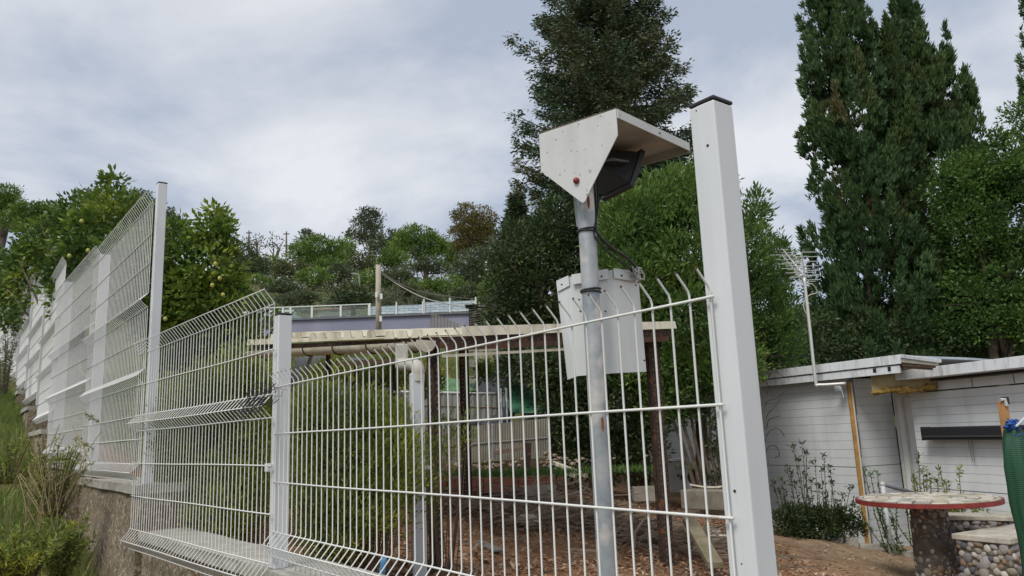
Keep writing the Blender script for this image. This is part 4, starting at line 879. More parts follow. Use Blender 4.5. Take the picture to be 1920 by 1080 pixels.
for (t_, y, x, r) in prof:
    c = P(x - 1, y, 5.13); r = r * 0.88; row = []
    for j in range(28):
        a = 2 * math.pi * j / 28; rr_ = r * (1 + 0.10 * math.sin(a * 5 + y * 0.02) + 0.09 * math.sin(a * 9 + y * .05) + 0.05 * math.sin(a * 13 - y * .09)); row.append(c + V3(rr_ * math.cos(a), rr_ * math.sin(a), 0.01 * math.sin(a * 3)) + rng.normal(size=3) * 0.005)
    row.append(row[0]); G.append(row)
mb.grid(np.array(G))
net = build(mb, 'green_net', M_net, origin=P(1915, 1050, 5.15), smooth=True); tag(net, 'dark green shade netting bundled around the timber stake at the right edge', 'netting')
md = net.modifiers.new('s', 'SUBSURF'); md.levels = 1; md.render_levels = 1
mb = MB(); c0 = P(1896, 798, 5.1)
for k in range(14): mb.tube(spline([c0 + rng.normal(size=3) * 0.028 for _ in range(5)], 12), 0.004, 5)
tag(build(mb, 'knotted_twine', mat('blue_cord', (0.02, 0.09, 0.33), rough=0.6), origin=c0, smooth=True), 'bright blue cord knotted round the timber stake above the green net', 'cord')
mb = MB(); mb.tube(spline([P(1905, 800, 5.05), P(1915, 790, 5.05), P(1925, 782, 5.1), P(1930, 800, 5.1)], 14), 0.008, 6)
tag(build(mb, 'grey_rope', M_pipe, origin=P(1915, 790, 5.05), smooth=True), 'short loop of grey rope beside the blue cord', 'rope')

# ------------------------------------------------------------------ vegetation
LM_con = leafmat('conifer_needles', [(0.0246, 0.0493, 0.0314), (0.0448, 0.0829, 0.0448), (0.0728, 0.1176, 0.0538), (0.1232, 0.1232, 0.0616), (0.1456, 0.1792, 0.0616)], 0.12, 0.6, 0.7)
LM_cyp = leafmat('cypress_sprays', [(0.022, 0.050, 0.020), (0.038, 0.082, 0.030), (0.062, 0.122, 0.040), (0.095, 0.15, 0.05), (0.17, 0.13, 0.06)], 0.15, 0.6, 0.6)
LM_lau = leafmat('laurel_leaves', [(0.0336, 0.0728, 0.0202), (0.0672, 0.1344, 0.0336), (0.112, 0.2016, 0.047), (0.1904, 0.2912, 0.0672), (0.3136, 0.4032, 0.112)], 0.3, 0.4, 0.9)
LM_dark = leafmat('dark_evergreen_leaves', [(0.018, 0.034, 0.014), (0.036, 0.060, 0.022), (0.06, 0.095, 0.03), (0.10, 0.14, 0.045)], 0.2, 0.5, 0.9)
LM_brt = leafmat('glossy_green_leaves', [(0.028, 0.0616, 0.0157), (0.056, 0.112, 0.0246), (0.1008, 0.1904, 0.0392), (0.168, 0.28, 0.0672)], 0.3, 0.4, 0.8)
LM_lem = leafmat('lemon_leaves', [(0.0314, 0.065, 0.0202), (0.0616, 0.112, 0.0269), (0.112, 0.1904, 0.0336), (0.2464, 0.3136, 0.0448), (0.504, 0.504, 0.0672)], 0.3, 0.38, 1.1)
LM_brm = leafmat('broom_foliage', [(0.035, 0.06, 0.018), (0.10, 0.14, 0.03), (0.19, 0.24, 0.045), (0.34, 0.36, 0.06), (0.66, 0.56, 0.05)], 0.35, 0.6, 1.4)
LM_pine = leafmat('pine_needles', [(0.061, 0.1037, 0.0342), (0.1098, 0.183, 0.0427), (0.1952, 0.2928, 0.0549), (0.305, 0.4026, 0.0732)], 0.15, 0.7, 0.15)
LM_pind = leafmat('dull_pine_needles', [(0.0549, 0.0793, 0.0427), (0.0854, 0.1159, 0.0586), (0.1281, 0.1586, 0.0708), (0.183, 0.2013, 0.0976)], 0.15, 0.7, 0.15)
LM_ol = leafmat('dry_yellowing_foliage', [(0.06, 0.075, 0.035), (0.12, 0.12, 0.04), (0.20, 0.17, 0.05), (0.28, 0.22, 0.07)], 0.2, 0.7, 0.1)
LM_scr = leafmat('hillside_scrub_leaves', [(0.0427, 0.0671, 0.0317), (0.0793, 0.1037, 0.0439), (0.122, 0.1464, 0.0549), (0.183, 0.1708, 0.0793), (0.2318, 0.1586, 0.1037)], 0.1, 0.8, 0.12)
LM_grey = leafmat('grey_green_foliage', [(0.09, 0.11, 0.07), (0.14, 0.17, 0.10), (0.20, 0.23, 0.13)], 0.2, 0.7, 0.5)
LM_grs = leafmat('grass_blades', [(0.06, 0.10, 0.022), (0.12, 0.19, 0.035), (0.20, 0.27, 0.055), (0.34, 0.30, 0.14), (0.40, 0.32, 0.18)], 0.35, 0.6, 0.9)
LM_lit = leafmat('dry_leaf_litter', [(0.07, 0.038, 0.024), (0.18, 0.095, 0.05), (0.30, 0.17, 0.095), (0.42, 0.29, 0.19), (0.56, 0.46, 0.35)], 0.05, 0.9, 2.0)

# tall conifer in the middle
def conifer(label, x, Y, rows, name='conifer_tree', nb=150, apex_y=-260, base_z=0.5, per=420, leaf=(0.085, 0.028), mt_=LM_con, r0=0.2, ax_y=200):
    """rows: (y, left px, right px) silhouette reach at the given image heights"""
    bp = P(x, ax_y, Y); base = V3(bp[0], bp[1], base_z); t = thing(name, label, 'tree', base); apex = V3(bp[0], bp[1], P(x, apex_y, Y)[2])
    ys = np.array([r[0] for r in rows]); Ls = np.array([r[1] for r in rows]); Rs = np.array([r[2] for r in rows]); zs = np.array([P(x, y, Y)[2] for y in ys])
    o = np.argsort(zs); mb = MB(); H = apex[2] - base[2]; mb.tube([base + (apex - base) * k / 8 + rng.normal(size=3) * 0.03 for k in range(9)], np.linspace(r0, 0.02, 9), 8)
    pos, ax_, rn = [], [], []
    z_lo, z_hi = zs.min(), zs.max()
    for b in range(nb):
        z = z_lo + (z_hi - z_lo) * (b + rng.random()) / nb; a = (b * 2.39996 + rng.normal() * 0.3) % (2 * math.pi)
        l = np.interp(z, zs[o], Ls[o]); r = np.interp(z, zs[o], Rs[o]); wgt = (math.cos(a) + 1) / 2
        reach = (l * (1 - wgt) + r * wgt) * Y / F_PX * (0.62 + 0.44 * rng.random() ** 0.9)
        dirv = V3(math.cos(a), math.sin(a) * 0.9, 0); s = V3(base[0], base[1], z - 0.22 * reach)
        pts = np.array([s + dirv * reach * u + V3(0, 0, 0.10 * reach * u + 0.22 * reach * u ** 2.2) for u in np.linspace(0, 1, 8)])
        mb.tube(pts, np.linspace(0.03, 0.005, 8), 4)
        n = int(per * (0.35 + reach / 2.2)); u = rng.random(n) ** 0.75
        c = np.stack([np.interp(u, np.linspace(0, 1, 8), pts[:, k]) for k in range(3)], 1)
        k_ = max(6, int(n / 14)); hub_u = rng.random(k_) ** 0.7; hub = np.stack([np.interp(hub_u, np.linspace(0, 1, 8), pts[:, k]) for k in range(3)], 1)
        side = V3(-dirv[1], dirv[0], 0); hub = hub + side * (rng.normal(size=k_) * 0.16 * (1 - 0.6 * hub_u) * reach ** 0.5)[:, None] + V3(0, 0, 1) * (rng.normal(size=k_) * 0.07 - 0.05)[:, None]
        hi = rng.integers(0, k_, n); off = rand_unit(n) * (rng.random(n) ** 0.6)[:, None] * V3(0.12, 0.12, 0.09)
        p = hub[hi] + off; pos.append(p); aa = off * 7 + dirv * 0.8 + side * rng.normal(size=n)[:, None] * 0.5 + V3(0, 0, -0.15); ax_.append(aa + rng.normal(size=(n, 3)) * 0.3)
        cr_ = rng.random(k_); rn.append(np.clip(cr_[hi] * 0.6 + rng.random(n) * 0.4, 0, 1))
    build(mb, 'trunk', M_bark, parent=t, smooth=True)
    p = np.vstack(pos); n = len(p); leaves('crown', mt_, p, np.vstack(ax_), leaf[0] * (0.6 + 0.8 * rng.random(n)), leaf[1] * (0.7 + 0.6 * rng.random(n)), parent=t, rnd=np.concatenate(rn)); return t
conifer('tall dark conifer with ragged spreading branches directly behind the light pole', 1150, 14.0,
        [(-250, 25, 20), (-120, 85, 72), (0, 122, 112), (50, 140, 125), (80, 170, 130), (100, 245, 135), (125, 190, 160), (160, 180, 205), (185, 195, 190), (240, 200, 170), (262, 160, 180), (290, 225, 180), (330, 200, 160), (400, 215, 160), (480, 200, 150), (560, 150, 140)], nb=250, per=820, leaf=(0.082, 0.030))
conifer('small pointed dark conifer rising left of the tall one', 962, 16.5, [(365, 5, 5), (390, 16, 14), (430, 34, 30), (480, 45, 45), (560, 60, 50)], name='conifer_tree', nb=90, apex_y=366, per=500, r0=0.08)
def cypress(label, x, Y, prof, n, base_z=0.0, mt_=LM_cyp, seed=0, r0=0.05, ax_y=60, lean=0.0):
    """prof: (y, half width px); foliage is built of upswept plumes"""
    bp = P(x, ax_y, Y); base = V3(bp[0], bp[1], base_z); t = thing('cypress_tree', label, 'tree', base)
    zs = np.array([P(x, y, Y)[2] for y, _ in prof]); hw = np.array([h for _, h in prof]) * Y / F_PX; o = np.argsort(zs)
    mb = MB(); mb.tube([base, V3(base[0], base[1], zs.max())], [r0, 0.02], 8); build(mb, 'trunk', M_bark, parent=t)
    npl = int(n / 340); per = 416; H = zs.max() - zs.min()
    zc = zs.min() + H * rng.random(npl); a = rng.random(npl) * 2 * np.pi; R = np.interp(zc, zs[o], hw[o])
    rr = np.maximum(R * (0.05 + 0.95 * rng.random(npl) ** 0.5), 0.02); ln = 0.4 + 0.6 * rng.random(npl); sw_ = (0.09 + 0.09 * rng.random(npl)) * np.clip(R / 0.6, 0.3, 1); dft = 0.06 + 0.20 * rng.random(npl)
    outd = np.stack([np.cos(a), np.sin(a), np.zeros(npl)], 1); st_ = base * V3(1, 1, 0) + outd * np.maximum(rr - ln * dft - 0.06, 0.0)[:, None]; st_[:, 2] = zc - ln * 0.5
    dr = outd * dft[:, None] + V3(0, 0, 1) + rng.normal(size=(npl, 3)) * 0.07; crnd = rng.random(npl); brown = (rng.random(npl) < 0.035) * 0.6
    nh = npl * 26; pi = np.repeat(np.arange(npl), 26); u = rng.random(nh)
    hub = st_[pi] + dr[pi] * (ln[pi] * u)[:, None] + rand_unit(nh) * (sw_[pi] * (1.25 - u))[:, None]; k = per // 26
    off = rand_unit(nh * k) * V3(0.055, 0.055, 0.08) * rng.random(nh * k)[:, None]; p = np.repeat(hub, k, 0) + off; pj = np.repeat(pi, k)
    ax_ = dr[pj] * 0.9 + off * 6 + outd[pj] * 0.25 + rng.normal(size=(len(p), 3)) * 0.22
    L = 0.11 * (0.5 + 0.9 * rng.random(len(p))); leaves('crown', mt_, p, ax_, L, 0.032 * (0.7 + 0.6 * rng.random(len(p))), parent=t, rnd=np.clip(crnd[pj] * 0.45 + rng.random(len(p)) * 0.35 + brown[pj] + 0.15 * np.repeat(u, k), 0, 1))
    return t
cypress('tallest dense dark cypress column left of the other cypresses behind the garden house', 1568, 15.0, [(-260, 10), (-120, 50), (0, 72), (150, 82), (300, 96), (450, 118), (600, 138), (760, 138)], 165000)
cypress('pointed brownish cypress with a thin leader, right of the tallest column', 1702, 15.6, [(-30, 3), (0, 12), (30, 25), (60, 38), (120, 72), (180, 96), (240, 110), (330, 128), (450, 140), (600, 140), (760, 140)], 145000, seed=3)
cypress('slim greener cypress squeezed between the tallest column and the pointed one', 1662, 14.7, [(60, 4), (100, 18), (180, 36), (300, 50), (450, 60), (600, 60), (760, 60)], 60000, seed=5, mt_=leafmat('green_cypress', [(0.02, 0.04, 0.015), (0.045, 0.08, 0.025), (0.08, 0.13, 0.035), (0.12, 0.17, 0.05)], 0.2, 0.6, 0.8))
cypress('dark cypress cut off by the right edge of the view', 1946, 16.0, [(-260, 20), (-100, 50), (0, 58), (100, 60), (200, 66), (320, 60), (700, 60)], 50000, seed=9)
broad_tree('broadleaf_tree', 'bright green broadleaf tree at the far right in front of the cypresses', 'tree',
           [(1860, 320, 70, 55), (1800, 345, 62, 55), (1905, 400, 90, 90), (1815, 420, 60, 60), (1880, 510, 95, 80, .2), (1930, 340, 60, 60), (1840, 580, 90, 70, .3), (1925, 590, 70, 70), (1870, 265, 28, 22), (1915, 230, 26, 40)], 13.6, P(1880, 900, 13.6) * V3(1, 1, 0), LM_brt, leaf=(0.065, 0.034), clump_r=0.20, dens=2.5, leaf_n=34, shell=0.4)
broad_tree('evergreen_hedge', 'dark evergreen hedge filling the shade behind the garden house roof', 'hedge',
           [(1500, 640, 70, 70), (1600, 650, 80, 60), (1700, 650, 80, 60), (1800, 650, 80, 60), (1900, 660, 80, 60), (1550, 560, 50, 60, .8), (1690, 560, 80, 60, .8), (1780, 570, 60, 60, .8)], 14.6, P(1700, 900, 14.6) * V3(1, 1, 0), LM_dark, leaf=(0.08, 0.03), clump_r=0.24, dens=2.2, leaf_n=30)
# laurel
broad_tree('laurel_bush', 'large bright green laurel bush behind the light pole and the tall near post', 'bush',
           [(1205, 400, 75, 60), (1160, 450, 55, 70), (1270, 370, 70, 60), (1320, 360, 50, 60), (1290, 470, 110, 90), (1180, 540, 80, 80), (1290, 600, 110, 100), (1400, 480, 52, 80, .5), (1412, 400, 26, 50, .5), (1452, 500, 36, 60, 1.4), (1425, 590, 70, 80, 0.9), (1340, 690, 90, 60), (1210, 680, 75, 70), (1450, 650, 60, 45, 1.0), (1250, 745, 60, 50)], 11.6, P(1300, 930, 11.6) * V3(1, 1, 0) + V3(0, 0, 0.1), LM_lau, leaf=(0.085, 0.024), clump_r=0.17, dens=2.9, leaf_n=30, up=0.6, shell=0.45, nlimb=20)
broad_tree('evergreen_tree', 'dark spreading evergreen left of the light pole above the shelter roof', 'tree',
           [(1000, 470, 70, 60), (1050, 430, 50, 60), (955, 520, 50, 60), (1030, 550, 80, 70), (945, 585, 40, 45), (985, 610, 60, 45), (1090, 500, 60, 90), (1080, 610, 60, 50)], 12.8, P(1020, 860, 12.8) * V3(1, 1, 0) + V3(0, 0, 0.7), leafmat('evergreen_tree_leaves', [(0.0202, 0.0381, 0.0157), (0.0381, 0.065, 0.0224), (0.0728, 0.112, 0.0336), (0.1344, 0.1792, 0.056)], 0.2, 0.5, 0.9), leaf=(0.085, 0.028), clump_r=0.22, dens=2.8, leaf_n=30, shell=0.4)
broad_tree('evergreen_bush', 'very dark shaded evergreen bush beneath the shelter roof behind the light pole', 'bush',
           [(1000, 690, 70, 40), (1080, 690, 70, 60), (1140, 760, 80, 70), (1060, 770, 60, 60), (1190, 830, 50, 60), (1120, 850, 70, 50), (1150, 680, 60, 60)], 11.8, P(1120, 900, 11.8) * V3(1, 1, 0) + V3(0, 0, 0.4), LM_dark, leaf=(0.085, 0.028), clump_r=0.20, dens=2.8, leaf_n=28)
# leaning ivy trunk in the gap
mb = MB()
for k in range(7):
    x0 = 1275 + k * 12; mb.tube(spline([P(x0 + 30, 925, 11.2), P(x0 + 10, 850, 11.3), P(x0 - 12 + 5 * k, 790, 11.4), P(x0 - 20 + 6 * k, 740, 11.5)], 12), np.linspace(0.035, 0.015, 12), 5)
iv = thing('leaning_shrub', 'leaning multi-stemmed shrub with bare dark stems against the white wall', 'shrub', P(1320, 925, 11.2)); build(mb, 'stems', M_bark, parent=iv, smooth=True)
p, a, r, cc = foliage(pblobs([(1300, 755, 50, 30), (1335, 800, 20, 60), (1340, 870, 15, 50)], 11.35), 1.0, 0.10, 16); leaves('foliage', LM_dark, p, a, 0.06, 0.03, parent=iv, rnd=r)
mb = MB()
for k in range(7):
    p0 = P(1432 + rng.random() * 6, 850 - 22 * k, 12.3); pts = [p0]; hd = 0.4 + 0.9 * rng.random(); tw = rng.normal() * 0.35
    for j in range(5): pts.append(pts[-1] + V3(0.085 * math.cos(hd), 0, 0.085 * math.sin(hd)) * (0.7 + 0.6 * rng.random())); hd += tw + rng.normal() * 0.25
    mb.tube(spline(pts, 14), 0.006, 4)
tag(build(mb, 'bare_twigs', M_bark, origin=P(1445, 800, 12.3)), 'bare curling twigs against the pale wall just right of the near post', 'twigs')

# lemon trees behind the long fence
lt = broad_tree('lemon_tree', 'large lemon tree spilling over the far end of the white fence', 'tree',
           [(230, 405, 52, 40), (150, 405, 52, 34, 1), (205, 445, 80, 55), (110, 455, 70, 50, 2.4), (250, 500, 64, 76, -.5), (170, 530, 74, 74, .6), (80, 520, 70, 56, 3.6), (40, 560, 52, 40, 5.6), (8, 520, 50, 54, 6), (210, 356, 8, 28), (212, 340, 5, 10), (186, 372, 8, 16), (18, 600, 34, 16, 5.0), (45, 600, 16, 14, 4.4), (270, 560, 50, 70, -.5)], 9.8, P(190, 700, 9.8) * V3(1, 1, 0) + V3(0, 0, 1.7), LM_lem, leaf=(0.085, 0.040), clump_r=0.17, dens=1.9, leaf_n=26, shell=0.62)
lt2 = broad_tree('lemon_tree', 'smaller lemon tree with sprigs on top standing right of the tall fence post', 'tree',
           [(385, 500, 62, 60), (355, 560, 60, 60), (400, 440, 34, 40), (420, 560, 45, 50), (330, 470, 30, 60), (402, 400, 5, 18), (396, 420, 14, 16), (425, 430, 12, 14), (320, 600, 50, 40), (400, 600, 50, 34), (330, 650, 50, 40), (420, 645, 60, 40), (480, 625, 34, 40, .5)], 9.4, P(380, 760, 9.4) * V3(1, 1, 0) + V3(0, 0, 1.5), LM_lem, leaf=(0.08, 0.038), clump_r=0.15, dens=1.9, leaf_n=26, shell=0.62)
M_lemon = mat('lemon_skin', (0.36, 0.36, 0.07), rough=0.45, bump=0.1)
bm = __import__('bmesh').new(); __import__('bmesh').ops.create_icosphere(bm, subdivisions=2, radius=0.024)
for v in bm.verts: v.co.z *= 1.2
lme = bpy.data.meshes.new('lemon'); bm.to_mesh(lme); bm.free(); lme.shade_smooth(); lme.materials.append(M_lemon)
for tr, Y_, L_ in ((lt, 8.6, [(153, 415), (165, 470), (130, 480)]), (lt2, 8.65, [(404, 495), (412, 522), (398, 535), (310, 598), (418, 553)])):
    for (x, y) in L_:
        o = bpy.data.objects.new('lemon', lme); COL.objects.link(o); o.parent = tr; o.location = Vector(P(x, y, Y_) - np.array(tr.location))

# broom shrubs right behind the fence
def broom(label, bl, Y, bx, zb, n_stem, dens=4.2, leaf=(0.034, 0.011)):
    base = P(bx, 1000, Y) * V3(1, 1, 0) + V3(0, 0, zb); t = thing('broom_shrub', label, 'shrub', base)
    B = pblobs(bl, Y); p, a, r, cc = foliage(B, dens, 0.085, 30, 0, 0.9, 0.25)
    leaves('foliage', LM_brm, p, a, leaf[0] * (0.6 + 0.8 * rng.random(len(p))), leaf[1], parent=t, rnd=r)
    mb = MB()
    for c in cc[rng.integers(0, len(cc), n_stem)]:
        b0 = V3(base[0] + (c[0] - base[0]) * 0.45 + rng.normal() * 0.05, base[1] + (c[1] - base[1]) * 0.4, zb - 0.05); mid = (b0 + c) / 2 + V3(0, 0, -0.05); mb.tube([b0, mid, c], [0.006, 0.004, 0.002], 4)
    build(mb, 'stems', mat('brown_stem', (0.13, 0.09, 0.055), rough=0.9), parent=t); return t
broom('tall yellow-green broom shrub behind the higher mesh panel, left of the short post', [(420, 760, 80, 80), (360, 820, 70, 110), (470, 830, 45, 110), (330, 900, 50, 80, .2), (430, 930, 75, 90, -.2), (385, 720, 20, 50), (450, 690, 25, 50), (480, 720, 20, 40)], 5.4, 420, 1.0, 90)
broom('broad yellow-green broom shrub behind the low mesh panel, right of the short post', [(620, 800, 60, 80), (580, 880, 50, 130), (680, 850, 80, 100), (740, 880, 50, 110), (650, 960, 90, 90, -.1), (590, 750, 18, 40), (690, 770, 30, 45), (740, 790, 22, 40), (565, 760, 16, 60)], 4.7, 660, 0.86, 110)
broom('small sprawling broom tuft climbing the shelter posts', [(812, 880, 14, 90), (795, 930, 16, 80), (838, 830, 14, 50), (870, 800, 12, 30)], 5.1, 805, 0.75, 30, dens=1.6)
broom('sunlit weeds growing under the shelter roof beyond the gutter', [(740, 700, 45, 35), (690, 720, 30, 40), (620, 700, 50, 30), (800, 720, 30, 30), (910, 700, 20, 25)], 9.5, 720, 1.4, 30, dens=1.8, leaf=(0.05, 0.02))

# rank weeds over the upper, left part of the yard
n = 60000; x = -9.5 + 9.3 * rng.random(n); y = 4.5 + 15 * rng.random(n); rel = np.stack([x, y], 1) - A0[:2]; wv_ = rel @ FN[:2] - fence_off(rel @ FD[:2])
keep = (wv_ > 0.35) & ((x < -2.9) | (y > 12.5)); x, y = x[keep], y[keep]; n = len(x); nn_ = noise2(x, y, 1.2, 2)
o = leaves('yard_weeds', LM_brm, np.stack([x, y, lot_h(x, y) + 0.55 * rng.random(n) * np.clip(0.5 + nn_, 0.1, 1.2)], 1), rng.normal(size=(n, 3)) * 0.6 + V3(0, 0, 0.8), 0.06 + 0.07 * rng.random(n), 0.022, rnd=np.clip(0.4 + 0.3 * nn_ + 0.4 * (rng.random(n) - 0.5), 0, 1), kind='stuff'); o['label'] = 'rank green weeds covering the sloping yard behind the tall fence panels'; o['category'] = 'weeds'
# grass and weeds on the slope
n = 52000; s_ = 2.0 + 16 * rng.random(n) ** 1.5; w_ = -0.14 - 5.0 * rng.random(n) ** 1.3
x, y = sw(s_, w_); z = verge_h(s_, w_) + 0.04 * noise2(x, y, 1.7, 4)
ax_ = rng.normal(size=(n, 3)) * 0.4 + V3(0, 0, 1.0); pn = noise2(x, y, 1.1, 8); 
leaves('grass', LM_grs, np.stack([x, y, z], 1), ax_, (0.09 + 0.16 * rng.random(n)) * (1 + 0.4 * pn), 0.008 + 0.006 * rng.random(n), rnd=np.clip(0.48 + 0.40 * pn + 0.6 * (rng.random(n) - 0.5), 0, 1), kind='stuff', fold=0.1)['label'] = 'uneven green and straw-coloured grass on the slope left of the concrete wall'
bpy.data.objects['grass']['category'] = 'grass'
def weed(label, x, y, Y, hgt, spread, n_stem, mt_=LM_brm, leaf=(0.035, 0.010), per=60, name='weed_clump', zb=None, up=0.5, tips=0.0):
    b = P(x, y, Y)
    if zb is not None: b[2] = zb
    t = thing(name, label, 'weeds' if name == 'weed_clump' else 'plant', b); mb = MB(); pos, ax_, rn = [], [], []
    for k in range(n_stem):
        a = rng.random() * 6.28; sp = spread * rng.random() ** 0.6; hh = hgt * (0.45 + 0.6 * rng.random()); b0 = b + V3(math.cos(a), math.sin(a), 0) * sp * 0.25
        e1 = b + V3(math.cos(a) * sp, math.sin(a) * sp, hh); mid = (b0 + e1) / 2 + V3(0, 0, hh * 0.12); pts = spline([b0 - V3(0, 0, .03), mid, e1], 8); mb.tube(pts, np.linspace(0.006, 0.002, 8), 4)
        u = tips + (1 - tips) * rng.random(per); c = np.stack([np.interp(u, np.linspace(0, 1, 8), pts[:, j]) for j in range(3)], 1) + rng.normal(size=(per, 3)) * 0.012; pos.append(c)
        ax_.append(rand_unit(per) + V3(0, 0, up)); rn.append(np.clip(rng.random() * 0.5 + rng.random(per) * 0.5, 0, 1))
    build(mb, 'stems', MATS['brown_stem'], parent=t); p = np.vstack(pos); leaves('foliage', mt_, p, np.vstack(ax_), leaf[0] * (0.6 + 0.8 * rng.random(len(p))), leaf[1], parent=t, rnd=np.concatenate(rn)); return t
weed('bushy green weed with yellow flecks at the lower left corner', 35, 1085, 4.0, 0.24, 0.32, 40, per=70)
weed('green weed spilling along the foot of the wall below the fence', 112, 1072, 4.3, 0.26, 0.22, 26, per=60)
weed('small weed with pale tips beside the wall under the third post', 100, 960, 5.6, 0.45, 0.3, 30, per=50)
weed('leafy weed halfway up the slope at the left edge', 15, 900, 6.6, 0.35, 0.5, 40, per=50)
weed('scraggly bush touching the far end of the fence at the left edge', 8, 735, 12.0, 0.9, 0.3, 16, per=50, leaf=(0.05, 0.016), mt_=LM_grey)
mb = MB()
for k in range(40):
    a0 = P(20 + 140 * rng.random(), 880 + 150 * rng.random(), 4.6 + 1.6 * rng.random()); mb.tube(spline([a0 - V3(0, 0, .15), a0 + V3(rng.normal() * .04, 0, .12), a0 + V3(rng.normal() * .12, 0, 0.28 + 0.12 * rng.random())], 6), 0.0028, 3)
tag(build(mb, 'dry_stalks', mat('straw', (0.42, 0.33, 0.19), rough=0.9), origin=P(90, 950, 5)), 'thin dry straw stalks leaning over the slope beside the wall', 'dry stalks', kind='stuff')
# small sprigs poking through the fence
for (x, y, Y_, lab) in ((140, 820, 6.3, 'lower green sprig poking through the fence at the second tall post'), (160, 775, 6.2, 'upper green sprig poking through the fence at the second tall post')):
    p0 = P(x, y, Y_); p1 = p0 + V3(0.16, 0.0, -0.10); t = thing('fence_sprig', lab, 'sprig', p1)
    build(MB().tube([p0, p1], 0.004, 4), 'stem', MATS['brown_stem'], parent=t); nn_ = 26; u = rng.random(nn_); leaves('foliage', LM_brm, p0 + (p1 - p0) * u[:, None] + rng.normal(size=(nn_, 3)) * 0.01, rand_unit(nn_), 0.035, 0.014, parent=t)

# plants by the house
def stem_plant(label, cx, cy, Y, stems, mt_, leaf, bottom=None, per=34, tipper=14, stem_r=0.007, zbase=None):
    b = P(cx, cy, Y); 
    if zbase is not None: b[2] = zbase
    t = thing('flowering_shrub', label, 'shrub', b); mb = MB(); pos, ax_, rn = [], [], []
    for (x, y) in stems:
        tp = P(x, y, Y + rng.normal() * 0.15); b0 = b + V3((tp[0] - b[0]) * 0.55 + rng.normal() * 0.04, rng.normal() * 0.08, -0.05); mid = (b0 + tp) / 2 + V3((tp[0] - b0[0]) * 0.12, 0, 0.0)
        pts = spline([b0, mid, tp], 10); mb.tube(pts, np.linspace(stem_r, stem_r * 0.5, 10), 5)
        u = 1 - rng.random(per) ** 0.9; c = np.stack([np.interp(u, np.linspace(0, 1, 10), pts[:, j]) for j in range(3)], 1) + rng.normal(size=(per, 3)) * 0.008; pos.append(c); ax_.append(rand_unit(per) * V3(1, 1, .6) + V3(0, 0, 0.5))
        pos.append(tp + rng.normal(size=(tipper, 3)) * 0.018); ax_.append(rand_unit(tipper) + V3(0, 0, 0.6)); rn.append(rng.random(per + tipper))
    if bottom:
        p, a, r, cc = foliage(pblobs(bottom, Y), 1.6, 0.10, 26, 0, 0.4, 0.3); pos.append(p); ax_.append(a); rn.append(r)
    build(mb, 'stems', mat('dark_stem', (0.06, 0.05, 0.035), rough=0.9), parent=t, smooth=True); p = np.vstack(pos); leaves('foliage', mt_, p, np.vstack(ax_), leaf[0] * (0.6 + 0.7 * rng.random(len(p))), leaf[1], parent=t, rnd=np.concatenate(rn)); return t
st_ = [(1453 + rng.random() * 140, 0) for _ in range(30)]
stems = [(1487, 838), (1503, 832), (1497, 862), (1512, 850), (1475, 878), (1528, 865), (1545, 858), (1556, 875), (1490, 905), (1540, 880), (1594, 915), (1450, 905), (1460, 920), (1580, 930), (1570, 940), (1520, 900), (1506, 890), (1535, 910), (1470, 930), (1560, 905), (1483, 885), (1519, 935), (1548, 930), (1600, 945), (1466, 900)]
stem_plant('dark flowering shrub with many upright knobbly stems against the house wall', 1530, 1005, 11.0, stems, LM_dark, (0.055, 0.022), [(1480, 985, 35, 28), (1530, 985, 45, 28), (1585, 990, 35, 24), (1555, 970, 40, 22), (1500, 965, 35, 20)], zbase=0.0)
stem_plant('light green leaning shrub behind the handrail and under the table edge', 1695, 1010, 10.6, [(1620, 880), (1632, 890), (1645, 888), (1610, 955), (1650, 960), (1660, 945), (1680, 950), (1700, 950), (1640, 935), (1672, 975)], LM_brt, (0.05, 0.018), zbase=0.05, per=60)
stem_plant('pale green spiky shrub rising behind the table top', 1755, 990, 9.9, [(1722, 855), (1730, 880), (1712, 895), (1738, 890), (1762, 880), (1757, 900), (1775, 905), (1798, 880), (1745, 905), (1718, 905)], LM_brm, (0.055, 0.018), [(1800, 955, 35, 14)], zbase=0.2, per=70)

# ------------------------------------------------------------------ hill woods
def pine(label, bl, Y, xb, trunk_top, mt_=LM_pine, group=None, trunk=True, dens=2.6, leaf=None, clump=None, leaf_n=26, name='pine_tree', cat='pine tree', r0=0.22, shell=0.3):
    sc_ = Y if Y > 30 else Y * 0.8; leaf = (0.0036 * sc_, 0.0015 * sc_); clump = 0.0062 * sc_; dens = dens * 0.55
    g = P(xb, 500, Y); gz = float(lot_h(g[0], g[1])); base = V3(g[0], g[1], gz - 0.3)
    t = thing(name, label, cat, base, group); B = pblobs(bl, Y); p, a, r, cc = foliage(B, dens, clump, leaf_n, 0, 0.35, shell)
    leaves('crown', mt_, p, a, leaf[0] * (0.6 + 0.7 * rng.random(len(p))), leaf[1], parent=t, rnd=r)
    mb = MB(); tp = P(trunk_top[0], trunk_top[1], Y); limbs(mb, base, tp, cc[rng.integers(0, len(cc), 10)], r0, 6); build(mb, 'trunk', M_barkp, parent=t, smooth=True)
    return t
pine('tall open pine standing above the other hillside trees', [(690, 400, 20, 10), (704, 410, 14, 12), (676, 420, 22, 9), (700, 432, 18, 10), (664, 440, 15, 8), (684, 448, 22, 9), (708, 450, 12, 8)], 80, 695, (694, 410), LM_pind, dens=3, clump=0.6, leaf=(0.35, 0.12))
pine('round bright green umbrella pine on the hill', [(778, 445, 42, 22), (750, 458, 22, 18), (812, 458, 34, 20), (835, 478, 22, 26), (785, 470, 45, 18), (845, 495, 14, 16)], 62, 798, (798, 455))
